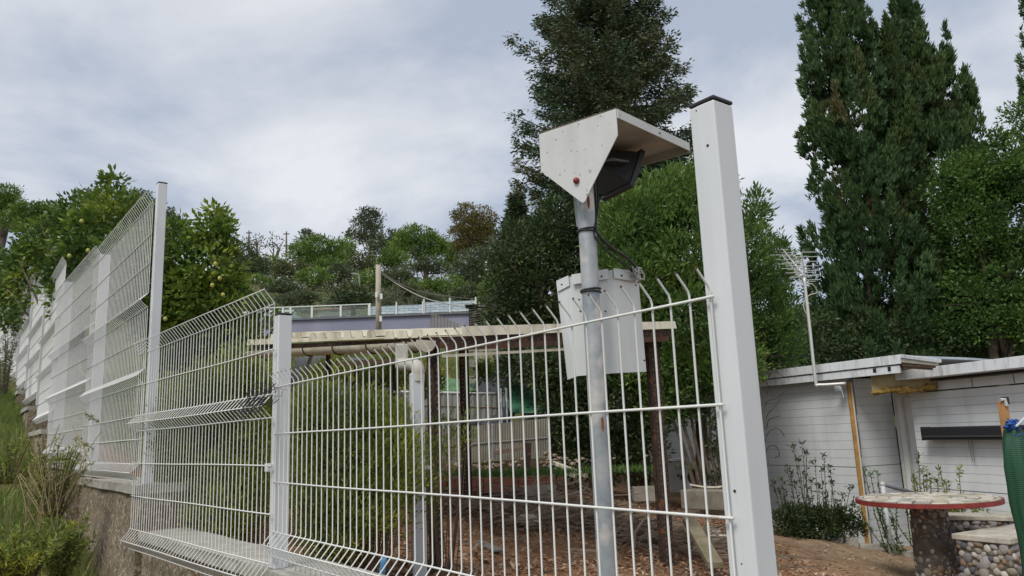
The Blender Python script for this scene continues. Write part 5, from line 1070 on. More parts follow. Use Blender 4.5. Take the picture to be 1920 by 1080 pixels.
pine('olive and yellow tinged tree beside the small conifer on the skyline', [(873, 402, 24, 22), (906, 412, 26, 22), (888, 430, 38, 22), (862, 435, 18, 22), (912, 445, 24, 26), (885, 455, 40, 18)], 60, 884, (885, 410), LM_ol, dens=2.6, clump=0.5, name='yellowing_tree', cat='tree')
pine('broad mid-green pine crown on the hillside left of the tall open pine', [(600, 462, 45, 22), (560, 478, 32, 20), (640, 470, 34, 22), (625, 495, 45, 20), (590, 495, 40, 18)], 66, 600, (600, 470))
pine('small dark round tree on the skyline left of the broad pine crown', [(578, 443, 14, 11), (568, 455, 14, 12)], 78, 576, (576, 448), LM_pind)
pine('dark dense tree between the tall open pine and the bright umbrella pine', [(732, 450, 32, 16), (720, 468, 40, 18), (750, 445, 16, 12)], 72, 732, (732, 455), LM_pind, name='oak_tree', cat='tree')
pine('bright yellow-green bushy pine below the tall open pine', [(735, 482, 26, 15), (748, 492, 26, 16), (722, 492, 18, 12)], 58, 738, (738, 486))
pine('thin grey-leaved tree on the skyline, the left one of a sparse pair', [(478, 448, 17, 9), (492, 456, 16, 9), (465, 455, 14, 8)], 84, 480, (481, 450), LM_pind, dens=0.9, clump=0.5, leaf_n=12, name='sparse_tree', cat='tree', r0=0.25)
pine('thin grey-leaved tree on the skyline, the right one of a sparse pair', [(514, 452, 15, 10), (522, 462, 10, 8), (504, 462, 10, 8)], 84, 512, (514, 455), LM_pind, dens=0.9, clump=0.5, leaf_n=12, name='sparse_tree', cat='tree', r0=0.25)
pine('pine with a bare pale trunk under the bright umbrella pine', [(800, 495, 28, 14), (775, 505, 22, 12), (825, 505, 20, 12)], 55, 798, (798, 500), LM_pind)
pine('bright stone pine at the left edge on the skyline', [(8, 362, 30, 16), (-10, 375, 30, 18), (20, 378, 26, 14), (-5, 392, 40, 12)], 38, 5, (5, 370), clump=0.5, leaf=(0.25, 0.09))
pine('dark green stone pine behind the lemon tree at the left', [(60, 400, 50, 20), (100, 395, 40, 18), (30, 415, 40, 16), (130, 410, 40, 18), (80, 425, 60, 16)], 34, 80, (80, 400), LM_pine, clump=0.5, leaf=(0.25, 0.09))
pine('dull tree behind the top of the tall fence post', [(250, 375, 40, 18), (290, 400, 36, 22), (325, 425, 30, 22), (160, 372, 30, 12), (335, 450, 30, 20)], 32, 280, (280, 400), LM_pind, clump=0.5, leaf=(0.22, 0.09), name='oak_tree', cat='tree')
pine('dull pine filling the slope between the two lemon trees and the sparse pair', [(450, 480, 36, 24), (430, 510, 40, 26), (475, 500, 30, 22)], 52, 450, (450, 490), LM_pind)
pine('dark tree on the slope right of the umbrella pine', [(890, 490, 40, 26), (925, 490, 36, 30), (905, 520, 40, 26), (870, 515, 26, 22), (940, 460, 24, 24)], 48, 905, (905, 490), LM_pind, name='oak_tree', cat='tree')
HILL = ['hillside tree below the left sparse skyline tree', 'hillside tree below the right sparse skyline tree', 'hillside tree low in the wood under the broad pine crown', 'hillside tree just left of the tree below the tall open pine', 'hillside tree directly below the tall open pine trunk', 'hillside tree right behind the top of the concrete utility pole', 'hillside tree just right of the utility pole top', 'hillside tree above the palm shrub behind the street lamp', 'hillside tree right of the bare pale pine trunk', 'hillside tree left of the distant pale utility pole', 'hillside tree above the long grey-green bush', 'hillside tree low down under the sparse skyline pair', 'hillside tree low down just above the balustrade left end', 'hillside tree directly right of the smaller lemon tree', 'hillside tree nearest above the white low building', 'hillside tree nestled against the right flank of the broad pine', 'hillside tree left of the grey-green bush and above the printed screens', 'hillside tree behind the distant pale utility pole and conifers', 'hillside tree low between balustrade and palm shrub', 'hillside tree between the umbrella pine and the yellowing tree']
k = 0
for (x, y, rx, ry, Y) in [(505, 500, 36, 20, 58), (545, 505, 36, 20, 54), (590, 520, 36, 18, 50), (640, 515, 34, 20, 52), (680, 495, 34, 20, 60), (700, 525, 34, 20, 46), (745, 520, 36, 20, 46), (660, 545, 30, 14, 40), (840, 535, 34, 18, 42), (880, 550, 34, 18, 38), (790, 540, 34, 16, 42), (480, 530, 34, 16, 48), (530, 540, 34, 14, 44), (430, 545, 36, 22, 42), (465, 565, 40, 16, 36), (620, 500, 26, 14, 56), (760, 545, 30, 16, 38), (925, 545, 30, 26, 34), (560, 560, 40, 12, 36), (855, 470, 24, 20, 66)]:
    pine(HILL[k], [(x, y, rx, ry), (x - rx * .5, y + ry * .3, rx * .6, ry * .7), (x + rx * .5, y + ry * .2, rx * .6, ry * .7)], Y, x, (x, y), (LM_pind, LM_scr, LM_pine)[k % 3] if k % 5 else LM_pine, group='low trees of the hillside wood', dens=2.0, leaf=(0.30, 0.13), clump=0.6, name='hillside_tree', cat='tree', r0=0.12); k += 1
n = 115000; x = -75 + 190 * rng.random(n); y = 27 + 75 * rng.random(n) ** 0.8
keep = (x > -8) | (y > 30); x, y = x[keep], y[keep]; n = len(x)
hub = noise2(x, y, 0.55, 3); z = lot_h(x, y) + (0.1 + 1.5 * rng.random(n)) * np.clip(0.45 + hub, 0.05, 1)
o = leaves('hillside_scrub', LM_scr, np.stack([x, y, z], 1), rand_unit(n) + V3(0, 0, 0.5), 0.0034 * y * (0.6 + 0.8 * rng.random(n)), 0.0016 * y, rnd=np.clip(0.5 + 0.35 * hub + 0.4 * (rng.random(n) - 0.5), 0, 1), kind='stuff'); o['label'] = 'dull brown-green scrub covering the hillside between the trees'; o['category'] = 'scrub'
# bushes and palm by the terrace
pine('round grey-green bush just right of the utility pole', [(735, 562, 22, 20), (722, 570, 14, 14)], 26.5, 735, (735, 565), LM_grey, leaf=(0.12, 0.04), clump=0.25, name='olive_bush', cat='bush', r0=0.05)
pine('long grey-green bush behind the stone-print screens', [(800, 560, 26, 14), (825, 566, 26, 10), (782, 566, 16, 10)], 27, 805, (805, 562), LM_grey, leaf=(0.12, 0.04), clump=0.25, name='olive_bush', cat='bush', r0=0.05)
g = P(662, 566, 27); t = thing('palm_shrub', 'dark green spiky palm shrub behind the glass balustrade', 'palm', V3(g[0], g[1], g[2] - 0.6)); n = 700; a = rand_unit(n) * V3(1, 1, .7); a[:, 2] = np.abs(a[:, 2]) * 0.9 - 0.1
c = g + rng.normal(size=(n, 3)) * V3(0.42, 0.3, 0.12); leaves('fronds', LM_dark, c, a, 0.55 * (0.5 + 0.6 * rng.random(n)), 0.045, parent=t)
build(MB().tube([g - V3(0, 0, 1.5), g], 0.1, 7), 'trunk', M_bark, parent=t)

# ------------------------------------------------------------------ terrace with balustrade
wl, wr = P(440, 596, 24), P(893, 604, 24); zt = P(650, 597, 24)[2]
lw = thing('terrace_wall', 'lavender-grey rendered terrace wall with a flat coping beyond the shelter roof', 'wall', V3(wl[0], wl[1], 3.5))
build(MB().box(V3((wl[0] + wr[0]) / 2, 24.15, (zt + 2.8) / 2), (wr[0] - wl[0], 0.3, zt - 2.8)), 'wall_face', M_lav, parent=lw)
build(MB().box(V3((wl[0] + wr[0]) / 2, 24.12, zt + 0.03), (wr[0] - wl[0] + .04, 0.38, 0.06)), 'coping', mat('dark_coping', (0.16, 0.17, 0.19), rough=0.8), parent=lw)
bal = thing('balustrade', 'glass balustrade with white posts on the lavender-grey terrace wall', 'balustrade', V3(wl[0], 24.1, zt + 0.06))
M_gl = bpy.data.materials.new('green_tinted_glass'); M_gl.use_nodes = True; b = M_gl.node_tree.nodes['Principled BSDF']; b.inputs['Base Color'].default_value = (0.80, 0.90, 0.86, 1); b.inputs['Roughness'].default_value = 0.06; b.inputs['Transmission Weight'].default_value = 0.92; b.inputs['IOR'].default_value = 1.1
M_wp = mat('white_metal_post', (0.72, 0.74, 0.72), rough=0.5)
xs_ = [497, 531, 545, 585, 639, 692]; tops_ = zt + 0.42
for x in xs_:
    q = P(x, 585, 24.1); build(MB().box(V3(q[0], 24.1, zt + 0.06 + 0.18), (0.06, 0.05, 0.40)), 'post', M_wp, parent=bal)
ql, qr = P(497, 575, 24.1), P(692, 575, 24.1)
build(MB().box(V3((ql[0] + qr[0]) / 2, 24.1, zt + 0.45), (qr[0] - ql[0], 0.05, 0.03)), 'rail', M_wp, parent=bal)
for a, b_2 in zip(xs_[:-1], xs_[1:]):
    qa, qb = P(a, 585, 24.1), P(b_2, 585, 24.1); build(MB().box(V3((qa[0] + qb[0]) / 2, 24.1, zt + 0.25), (qb[0] - qa[0] - 0.08, 0.012, 0.34)), 'glass_panel', M_gl, parent=bal)
# printed screens
M_scr = bpy.data.materials.new('stone_print_screen'); M_scr.use_nodes = True; t_ = M_scr.node_tree; b = t_.nodes['Principled BSDF']; b.inputs['Roughness'].default_value = 0.6
tcn = N(t_, 'ShaderNodeTexCoord'); mpp = N(t_, 'ShaderNodeMapping'); mpp.inputs['Rotation'].default_value = (math.pi / 2, 0, 0); t_.links.new(tcn.outputs['Object'], mpp.inputs[0])
br = N(t_, 'ShaderNodeTexBrick'); br.inputs['Scale'].default_value = 3.0; br.inputs['Brick Width'].default_value = 0.8; br.inputs['Row Height'].default_value = 0.22; br.inputs['Mortar Size'].default_value = 0.02; br.inputs['Color1'].default_value = (0.62, 0.68, 0.70, 1); br.inputs['Color2'].default_value = (0.42, 0.52, 0.57, 1); br.inputs['Mortar'].default_value = (0.16, 0.24, 0.29, 1)
nz = N(t_, 'ShaderNodeTexNoise'); nz.inputs['Scale'].default_value = 2.5; mxx = N(t_, 'ShaderNodeMix', data_type='VECTOR'); mxx.inputs['Factor'].default_value = 0.08; t_.links.new(mpp.outputs[0], nz.inputs['Vector']); t_.links.new(mpp.outputs[0], mxx.inputs['A']); t_.links.new(nz.outputs['Color'], mxx.inputs['B']); t_.links.new(mxx.outputs['Result'], br.inputs['Vector']); t_.links.new(br.outputs['Color'], b.inputs['Base Color'])
for (x0, x1, y0, lab) in ((694, 793, 573, 'lower pale screen printed with stacked stone on the terrace wall'), (795, 892, 565, 'taller pale screen printed with stacked stone beside the dark slatted chimney')):
    qa, qb = P(x0, y0, 24.1), P(x1, y0, 24.1); z1 = P((x0 + x1) / 2, y0, 24.1)[2]; t = thing('privacy_screen', lab, 'screen', V3((qa[0] + qb[0]) / 2, 24.1, zt + 0.06))
    build(MB().box(V3((qa[0] + qb[0]) / 2, 24.1, (z1 + zt + 0.1) / 2), (qb[0] - qa[0], 0.02, z1 - zt - 0.1)), 'printed_sheet', M_scr, parent=t)
    for xx in (qa[0], (qa[0] + qb[0]) / 2, qb[0]): build(MB().box(V3(xx, 24.08, (z1 + zt) / 2 + 0.08), (0.045, 0.045, z1 - zt + 0.05)), 'post', M_wp, parent=t)
# low buildings behind the glass
def small_house(label, x0, x1, y0, Y, wallc, roofc):
    qa, qb = P(x0, y0, Y), P(x1, y0, Y); z1 = (qa[2] + qb[2]) / 2; t = thing('small_house', label, 'house', V3((qa[0] + qb[0]) / 2, Y + 1.5, z1 - 2.6))
    build(MB().box(V3((qa[0] + qb[0]) / 2, Y + 1.5, z1 - 1.35), (qb[0] - qa[0], 3, 2.3)), 'wall', wallc, parent=t)
    build(MB().prism([V3(qa[0] - .2, Y - .2, z1 - 0.2), V3(qb[0] + .2, Y - .2, z1 - 0.2), V3(qb[0] - .2, Y + 1.5, z1), V3(qa[0] + .2, Y + 1.5, z1)], V3(0, 0, -0.06)), 'roof', roofc, parent=t)
    for u in (0.3, 0.7): build(MB().box(V3(qa[0] + (qb[0] - qa[0]) * u, Y - 0.01, z1 - 0.75), (0.5, 0.04, 0.5)), 'window', M_black, parent=t)
small_house('white low building partly hidden behind the short post', 470, 542, 573, 25.2, M_side2, M_wp)
small_house('small pinkish-roofed building behind the glass balustrade', 596, 652, 569, 29.5, M_dframe, mat('faded_pink_tiles', (0.38, 0.22, 0.18), rough=0.9, var=0.2))
# utility poles and wires
M_pole = mat('pale_concrete_pole', (0.42, 0.38, 0.30), rough=0.9, var=0.15, vscale=5)
def upole(label, x, y0, y1, Y, r):
    a, b_2 = P(x, y1, Y), P(x, y0, Y); b_2[0], b_2[1] = a[0], a[1]; t = thing('utility_pole', label, 'pole', a); build(MB().tube([a, b_2], [r * 1.15, r], 10), 'shaft', M_pole, parent=t, smooth=True); return t, a, b_2
up, ua, ub = upole('pale concrete utility pole with small boxes rising in front of the terrace wall', 710, 497, 640, 21.5, 0.075)
for (x, y) in ((706, 553), (715, 556), (714, 598)): build(MB().box(P(x, y, 21.35), (0.07, 0.06, 0.16)), 'box', M_wp, parent=up, bevel=0.005)
up2, u2a, u2b = upole('distant pale utility pole at the edge of the conifers', 916, 489, 580, 34, 0.09)
build(MB().box(P(916, 492, 33.9), (0.1, 0.25, 0.18)), 'box', M_wp, parent=up2)
for (pts, lab) in (([P(712, 508, 21.5), P(760, 537, 22.5), P(820, 553, 25), P(905, 562, 31)], 'upper sagging overhead wire running right from the utility pole'), ([P(712, 511, 21.5), P(752, 537, 21.5), P(800, 560, 20), P(870, 575, 17), P(905, 574, 14.6)], 'lower sagging overhead wire running from the utility pole towards the small antenna')):
    tag(build(MB().tube(spline(pts, 40), 0.014, 4), 'overhead_wire', mat('grey_wire', (0.35, 0.33, 0.30), rough=0.7), origin=pts[0]), lab, 'wire')
for (x, y0, y1, lab) in ((467, 432, 462, 'thin mast on the skyline behind the left sparse tree'), (537, 434, 470, 'thin mast on the skyline right of the sparse pair of trees')):
    t = thing('mast', lab, 'mast', P(x, y1, 88)); a, b_2 = P(x, y1 + 10, 88), P(x, y0, 88); build(MB().tube([a, b_2], [0.13, 0.07], 6), 'shaft', M_barkp, parent=t); build(MB().box(b_2 - V3(0, 0, .3), (0.7, 0.1, 0.12)), 'crossarm', M_barkp, parent=t)
t = thing('street_lamp', 'small pale street lamp with a side arm half hidden on the hillside', 'street lamp', P(676, 540, 40)); build(MB().tube([P(675, 545, 40), P(673, 515, 40)], 0.05, 6), 'shaft', M_grey, parent=t); build(MB().tube([P(673, 515, 40), P(659, 513, 40)], 0.05, 6), 'lamp_arm', M_grey, parent=t)
# slatted chimney cowl, reed screen, second antenna
ch = thing('slatted_chimney', 'dark slatted metal chimney cowl with a flat lid above the shelter roof', 'chimney', P(893, 640, 15))
c0 = P(893, 606, 15); zt2, zb2 = P(893, 575, 15)[2], P(893, 640, 15)[2]; cw = 0.25
for sx in (-1, 1):
    for sy in (-1, 1): build(MB().box(V3(c0[0] + sx * cw / 2, c0[1] + sy * cw / 2, (zt2 + zb2) / 2), (0.02, 0.02, zt2 - zb2)), 'corner_post', M_black, parent=ch)
build(MB().box(V3(c0[0], c0[1], (zt2 + zb2) / 2), (cw - 0.05, cw - 0.05, zt2 - zb2)), 'flue', mat('sooty_flue', (0.05, 0.03, 0.025), rough=0.9), parent=ch)
build(MB().box(V3(c0[0] - 0.01, c0[1], zt2 + 0.01), (cw + 0.14, cw + 0.12, 0.02)), 'lid', M_black, parent=ch)
M_sl = mat('pale_edge_slat', (0.20, 0.18, 0.17), rough=0.6)
for k in range(15):
    z = zb2 + (zt2 - zb2) * (k + 0.5) / 15; ax_ = (nrm(V3(1, 0, 0.12)), V3(0, 1, 0), nrm(V3(-0.12, 0, 1))); build(MB().box(V3(c0[0], c0[1] - cw / 2 - 0.002, z), (cw, 0.012, 0.012), ax_), 'slat', M_sl, parent=ch)
an2 = thing('tv_antenna', 'small grid television antenna beside the dark slatted chimney', 'antenna', P(926, 640, 14.6))
build(MB().tube([P(926, 640, 14.6), P(926, 585, 14.6)], 0.014, 6), 'mast', M_alu, parent=an2)
hub = P(922, 578, 14.5)
for (x, y) in ((898, 568), (898, 573), (896, 580), (916, 559), (917, 593)): build(MB().tube([hub, P(x, y, 14.3)], [0.008, 0.012], 5), 'arm', M_alu, parent=an2)
for k in range(14):
    yy = 560 + k * 2.6; build(MB().tube([P(909 if k > 4 else 912, yy + 1, 14.6), P(930, yy, 14.75)], 0.004, 4), 'grid_rod', M_alu, parent=an2)
rs = thing('reed_screen', 'grey weathered reed screen tilted behind the shelter roof', 'screen', P(830, 612, 13.5)); z_ = []
for k in range(26):
    u = k / 25; x = 808 + u * 52; top_y = 585 + u * 22; a, b_2 = P(x, 640, 13.5), P(x, top_y, 13.5); build(MB().tube([a, b_2], 0.008, 4), 'reed', M_grey if k % 3 else M_wood, parent=rs)

# ------------------------------------------------------------------ things stored in the yard
def panel_run(label, name, x0, x1, yt, yb, Y0, Y1, rows_px, mt_, rib=0.05, rail=True):
    a, b_2 = P(x0, yt[0], Y0), P(x1, yt[1], Y1); a2, b2 = P(x0, yb[0], Y0), P(x1, yb[1], Y1); d_ = nrm(b_2 - a); t = thing(name, label, 'sheet fence', a2)
    H = a - a2; L_ = np.linalg.norm((b_2 - a)[:2]); k = rows_px
    for j in range(k):
        f0, f1 = j / k, (j + 1) / k; G = []; nn = V3(d_[1], -d_[0], 0); m_ = int(L_ / rib) * 2
        for v in (f0, f1 - 0.01): G.append([a2 + (b2 - a2) * (i / m_) + ((a - a2) * (1 - i / m_) + (b_2 - b2) * (i / m_)) * v + nn * (0.012 * (i % 2) + 0.004 * (j % 2)) for i in range(m_ + 1)])
        G = np.array(G); mb = MB().grid(G).grid(G - nn * 0.004); build(mb, 'corrugated_sheet', mt_, parent=t)
        if j: build(MB().tube([a2 + (a - a2) * f0 + nn * 0.015, b2 + (b_2 - b2) * f0 + nn * 0.015], 0.008, 5), 'cross_rail', M_wood if mt_ is M_grey else M_grey, parent=t)
    if rail: build(MB().tube([a + V3(0, 0, .02), b_2 + V3(0, 0, .02)], 0.020, 8), 'top_tube', M_wp, parent=t, smooth=True)
    for u in (0.0, 0.5, 1.0): build(MB().tube([a2 + (b2 - a2) * u - V3(0, 0, .3), a + (b_2 - a) * u], 0.018, 6), 'post', M_galv, parent=t)
    return t
panel_run('long low grey corrugated sheet fence with a white tube along its top', 'sheet_fence', 625, 945, (735, 741), (800, 812), 11.5, 12.3, 3, M_grey, 0.09)
panel_run('lower beige corrugated sheet fence with dark rails behind the brown yard', 'sheet_fence', 815, 1028, (806, 783), (872, 858), 11.0, 11.3, 2, mat('beige_sheet', (0.22, 0.205, 0.16), rough=0.8, var=0.2, vscale=3, streak=((0.14, 0.11, 0.08), 0.6, 8, 1)), 0.035, rail=False)
for xx in (942, 952, 960): tag(build(MB().tube([P(xx, 815, 11.4), P(xx - 3, 728, 11.4)], 0.014, 6), 'tube_stake', M_galv, origin=P(xx, 815, 11.4)), {942: 'left galvanised tube stake at the end of the long sheet fence', 952: 'middle galvanised tube stake at the end of the long sheet fence', 960: 'right galvanised tube stake at the end of the long sheet fence'}[xx], 'stake')
M_tb = mat('black_tarpaulin', (0.018, 0.024, 0.034), rough=0.55, var=0.3, vscale=3, bump=0.3, bscale=6); M_tg = mat('green_tarpaulin', (0.03, 0.12, 0.065), rough=0.55, var=0.4, vscale=4, bump=0.3, bscale=8); M_tg2 = mat('light_green_tarpaulin', (0.09, 0.20, 0.08), rough=0.55, var=0.4, vscale=4)
def tarp(label, ridge, Y, drop_y, mt_, dY=0.8):
    G = []
    for s in range(9):
        f_ = s / 8; row = []
        for i, (x, y) in enumerate(ridge):
            yy = y + (drop_y - y) * f_; q = P(x + 6 * math.sin(i * 1.7 + s), yy, Y - dY * f_ ** 0.8 + 0.09 * math.sin(i * 2.1 + s * 1.3)); row.append(q)
        G.append(row)
    G = np.array(G); back = G[:1] + V3(0, 1.0, -0.5); mb = MB().grid(np.concatenate([back, G])); o = build(mb, 'tarpaulin', mt_, origin=P(ridge[0][0], drop_y, Y), smooth=True); md = o.modifiers.new('s', 'SUBSURF'); md.levels = md.render_levels = 1; s2 = o.modifiers.new('t', 'SOLIDIFY'); s2.thickness = 0.006; return tag(o, label, 'tarpaulin')
tarp('light green tarpaulin spread over a low heap left of the black one', [(800, 712), (815, 705), (835, 703), (855, 708), (875, 712), (890, 722)], 13.2, 735, M_tg2)
tarp('black tarpaulin draped over a tall heap behind the sheet fence', [(868, 730), (885, 712), (905, 700), (925, 692), (945, 690), (955, 700), (962, 740)], 12.9, 800, M_tb)
tarp('green tarpaulin peak poking above the black tarpaulin', [(905, 690), (920, 682), (930, 676), (942, 680), (955, 692)], 13.6, 700, M_tg)
tarp('dark green tarpaulin sagging right of the black one under the bush', [(950, 700), (965, 706), (980, 715), (1000, 725), (1020, 735), (1030, 745)], 12.4, 775, M_tg)
# grey sheets hanging in the shade under the roof
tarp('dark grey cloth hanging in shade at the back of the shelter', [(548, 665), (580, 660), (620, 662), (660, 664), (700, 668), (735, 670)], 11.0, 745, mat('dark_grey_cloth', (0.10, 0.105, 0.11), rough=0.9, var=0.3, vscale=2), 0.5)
# block wall
bwt = thing('block_wall', 'short beige concrete block wall standing behind the tarpaulins', 'wall', P(900, 720, 14))
for r_ in range(5):
    for c in range(3):
        x = 888 + c * 18 + (9 if r_ % 2 else 0); y = 712 - r_ * 15; build(MB().box(P(x, y, 14), (0.168, 0.15, 0.138)), 'block', mat('beige_block', (0.44, 0.40, 0.31), rough=0.9, var=0.12, bump=0.3), parent=bwt)
# white bench shelf in the shade
ws_ = thing('white_shelf', 'long white board shelf seen under the gutter', 'shelf', P(720, 690, 8.6)); build(MB().box(P(700, 679, 8.6), (0.75, 0.25, 0.03), (nrm(V3(1, 0.1, 0.02)), nrm(V3(-.1, 1, 0)), V3(0, 0, 1))), 'board', M_side2, parent=ws_)
for xx in (666, 738): build(MB().tube([P(xx, 684, 8.6), P(xx, 684, 8.6) * V3(1, 1, 0) + V3(0, 0, 1.3)], 0.015, 5), 'leg', M_black, parent=ws_)
for (x0, y0, x1, y1, Y_, lab) in ((672, 690, 640, 790, 8.0, 'dark pole leaning under the shelter beside the white shelf'), (585, 665, 572, 700, 8.2, 'short blue-grey pole leaning behind the short fence post')):
    tag(build(MB().tube([P(x0, y0, Y_), P(x1, y1, Y_)], 0.02, 6), 'leaning_pole', M_rust if x0 > 600 else M_galv, origin=P(x1, y1, Y_)), lab, 'pole')
# terracotta edging blocks and hollow block
te = thing('brick_edging', 'row of terracotta hollow blocks edging the raised bed across the yard', 'edging', P(900, 915, 9.8))
e0_, e1_ = P(800, 905, 9.3), P(1000, 912, 9.9)
for k in range(6):
    q = e0_ + (e1_ - e0_) * ((k + 0.5) / 6); d_ = nrm((e1_ - e0_) * V3(1, 1, 0)); build(MB().box(q + V3(0, 0, rng.normal() * 0.004), (np.linalg.norm(e1_ - e0_) / 6 - 0.012, 0.12, 0.17), (d_, V3(-d_[1], d_[0], 0), V3(0, 0, 1))), 'brick', M_terra, parent=te, bevel=0.005)
def hollow_block(label, x, y, Y, rot=0.3, mt_=None):
    q = P(x, y, Y); d_ = V3(math.cos(rot), math.sin(rot), 0); n_ = V3(-d_[1], d_[0], 0); t = thing('hollow_block', label, 'concrete block', q - V3(0, 0, 0.09)); mb = MB()
    for o in (-0.085, 0.085): mb.box(q + n_ * o, (0.40, 0.028, 0.18), (d_, n_, V3(0, 0, 1)))
    for o in (-0.185, 0.0, 0.185): mb.box(q + d_ * o, (0.028, 0.1415, 0.178), (d_, n_, V3(0, 0, 1)))
    build(mb, 'shell', mt_ or mat('cement_block', (0.30, 0.27, 0.22), rough=0.95, var=0.2, bump=0.5), parent=t); build(MB().box(q - V3(0, 0, .06), (0.34, 0.13, 0.05), (d_, n_, V3(0, 0, 1))), 'soil_fill', M_wood, parent=t)
hollow_block('hollow concrete block lying at the end of the terracotta edging', 1008, 925, 9.4)
hollow_block('mossy concrete block behind the brown shelter post', 1215, 925, 10.6, 0.0)
# raised concrete planter with a bent board on it
pt = thing('concrete_planter', 'low concrete planter box behind the gap between pole and near post', 'planter', P(1330, 940, 9.6)); q0, q1 = P(1288, 935, 9.7), P(1375, 937, 9.3); d_ = nrm((q1 - q0) * V3(1, 1, 0))
build(MB().box((q0 + q1) / 2, (np.linalg.norm(q1 - q0), 0.30, 0.22), (d_, V3(-d_[1], d_[0], 0), V3(0, 0, 1))), 'box', mat('dirty_concrete', (0.26, 0.23, 0.18), rough=0.95, col2=(0.16, 0.14, 0.11), bump=0.4), parent=pt, bevel=0.01)
q = P(1325, 912, 9.5); mb = MB(); mb.tube(spline([q + V3(-0.2, 0, 0.03), q + V3(-0.05, 0, 0.0), q + V3(0.1, 0, -0.012), q + V3(0.25, 0, 0.0)], 10), 0.013, 4); tag(build(mb, 'bent_board', M_cream, origin=q), 'thin bent pale board lying on the concrete planter', 'board')
# gas cabinet and tank
gc = thing('plastic_cabinet', 'grey-white plastic cabinet with small blue labels against the white wall', 'cabinet', P(1268, 925, 12.4)); q = P(1268, 893, 12.4)
build(MB().box(q, (0.34, 0.34, 0.48)), 'body', mat('aged_white_plastic', (0.42, 0.44, 0.45), rough=0.6, var=0.12, vscale=5), parent=gc, bevel=0.02); build(MB().box(q + V3(0, 0, .255), (0.37, 0.37, 0.03)), 'lid', M_side2, parent=gc, bevel=0.008)
M_blue = mat('blue_label', (0.03, 0.06, 0.25), rough=0.5)
for (dx, dz, w, h) in ((-0.05, 0.13, 0.02, 0.035), (-0.02, 0.13, 0.02, 0.035), (0.01, 0.13, 0.02, 0.035), (0.04, 0.13, 0.02, 0.035), (-0.03, 0.02, 0.035, 0.04), (0.02, 0.0, 0.04, 0.05), (0.0, -0.03, 0.03, 0.02)): build(MB().box(q + V3(dx + 0.03, -0.172, dz), (w, 0.004, h)), 'label_mark', M_blue if dz > .1 else M_black, parent=gc)
gt = thing('air_unit', 'pale rounded outdoor air unit standing right of the plastic cabinet', 'air unit', P(1302, 925, 12.2)); q = P(1302, 893, 12.3)
build(MB().box(q, (0.34, 0.28, 0.44)), 'body', M_side, parent=gt, bevel=0.05); build(MB().tube([q + V3(-0.02, -0.142, 0), q + V3(-0.02, -0.150, 0)], 0.12, 18), 'fan_grille', M_black, parent=gt)
for dx in (0.12, 0.145): build(MB().box(q + V3(dx, -0.145, 0), (0.008, 0.01, 0.36)), 'trim', M_wp, parent=gt)
# boards, slabs, planks on the soil
def board(label, name, cat, x0, y0, x1, y1, Y0, Y1, w, t_, mt_, lift=0.02):
    a, b_2 = P(x0, y0, Y0), P(x1, y1, Y1); d_ = nrm(b_2 - a); n_ = nrm(np.cross(V3(0, 0, 1), d_)); u_ = np.cross(d_, n_); o = build(MB().box((a + b_2) / 2, (np.linalg.norm(b_2 - a), w, t_), (d_, n_, u_)), name, mt_, origin=(a + b_2) / 2, bevel=0.004); return tag(o, label, cat)
M_gp = mat('grey_plank', (0.20, 0.19, 0.17), rough=0.9, var=0.2, vscale=12)
board('long grey plank lying on the brown soil, the one sloping right', 'plank', 'plank', 855, 1000, 935, 1032, 6.9, 6.2, 0.09, 0.02, M_gp)
board('short grey plank propped upward to the left on the brown soil', 'plank', 'plank', 850, 1000, 822, 1045, 6.9, 6.2, 0.06, 0.02, M_gp)
board('thin dark plank lying flat on the soil beside the light pole', 'plank', 'plank', 1062, 1030, 1125, 1034, 6.3, 6.3, 0.05, 0.018, M_wood)
board('black strip lying on the litter near the terracotta edging', 'strip', 'strip', 840, 942, 905, 958, 8.5, 8.1, 0.03, 0.02, M_black)
board('long pale pole lying across the weeds behind the terracotta edging', 'lying_pole', 'pole', 1030, 865, 1100, 892, 10.8, 10.2, 0.05, 0.05, M_cream)
board('second pale pole lying beside the long one behind the edging', 'lying_pole', 'pole', 1040, 880, 1080, 893, 10.6, 10.3, 0.04, 0.04, M_cream)
board('old beam leaning on the rubble in front of the beige sheet fence', 'beam', 'beam', 925, 850, 995, 836, 10.7, 10.7, 0.06, 0.05, M_wood)
board('dark short post standing in the rubble at the beige sheet fence', 'stump', 'post', 990, 830, 988, 878, 10.6, 10.6, 0.09, 0.09, M_rust)
def slab(label, pts, Y, h, mt_, name='stone_slab'):
    c = P(np.mean([p[0] for p in pts]), np.mean([p[1] for p in pts]), Y); gz = float(lot_h(c[0], c[1])) + 0.02; q = []
    for (x, y) in pts:
        d = P(x, y, 1.0) - EYE; k = (gz + h - 1.7) / d[2]; q.append(EYE + d * k)
    return tag(build(MB().prism(q, V3(0, 0, -h)), name, mt_, origin=q[0], bevel=0.005), label, 'slab')
slab('broken pale concrete slab lying on the brown soil left of the light pole', [(955, 968), (985, 958), (1005, 965), (1010, 974), (985, 977)], 8.0, 0.05, M_slab)
slab('small broken slab piece just right of the larger pale slab', [(1000, 975), (1012, 973), (1022, 983), (1008, 982)], 7.9, 0.03, M_slab)
slab('pale flat stone fragments beside the near post on the soil', [(1315, 990), (1340, 986), (1352, 995), (1330, 1000)], 7.6, 0.03, M_slab)
slab('flat ochre stone lying below the pale fragments', [(1330, 1002), (1360, 1000), (1365, 1006), (1335, 1008)], 7.5, 0.03, M_cream)
board('narrow mossy concrete strip slanting over the soil right of the brown post', 'concrete_strip', 'concrete strip', 1292, 975, 1342, 1060, 7.5, 6.3, 0.12, 0.05, mat('mossy_concrete', (0.25, 0.21, 0.14), rough=0.95, col2=(0.16, 0.14, 0.08), bump=0.4))
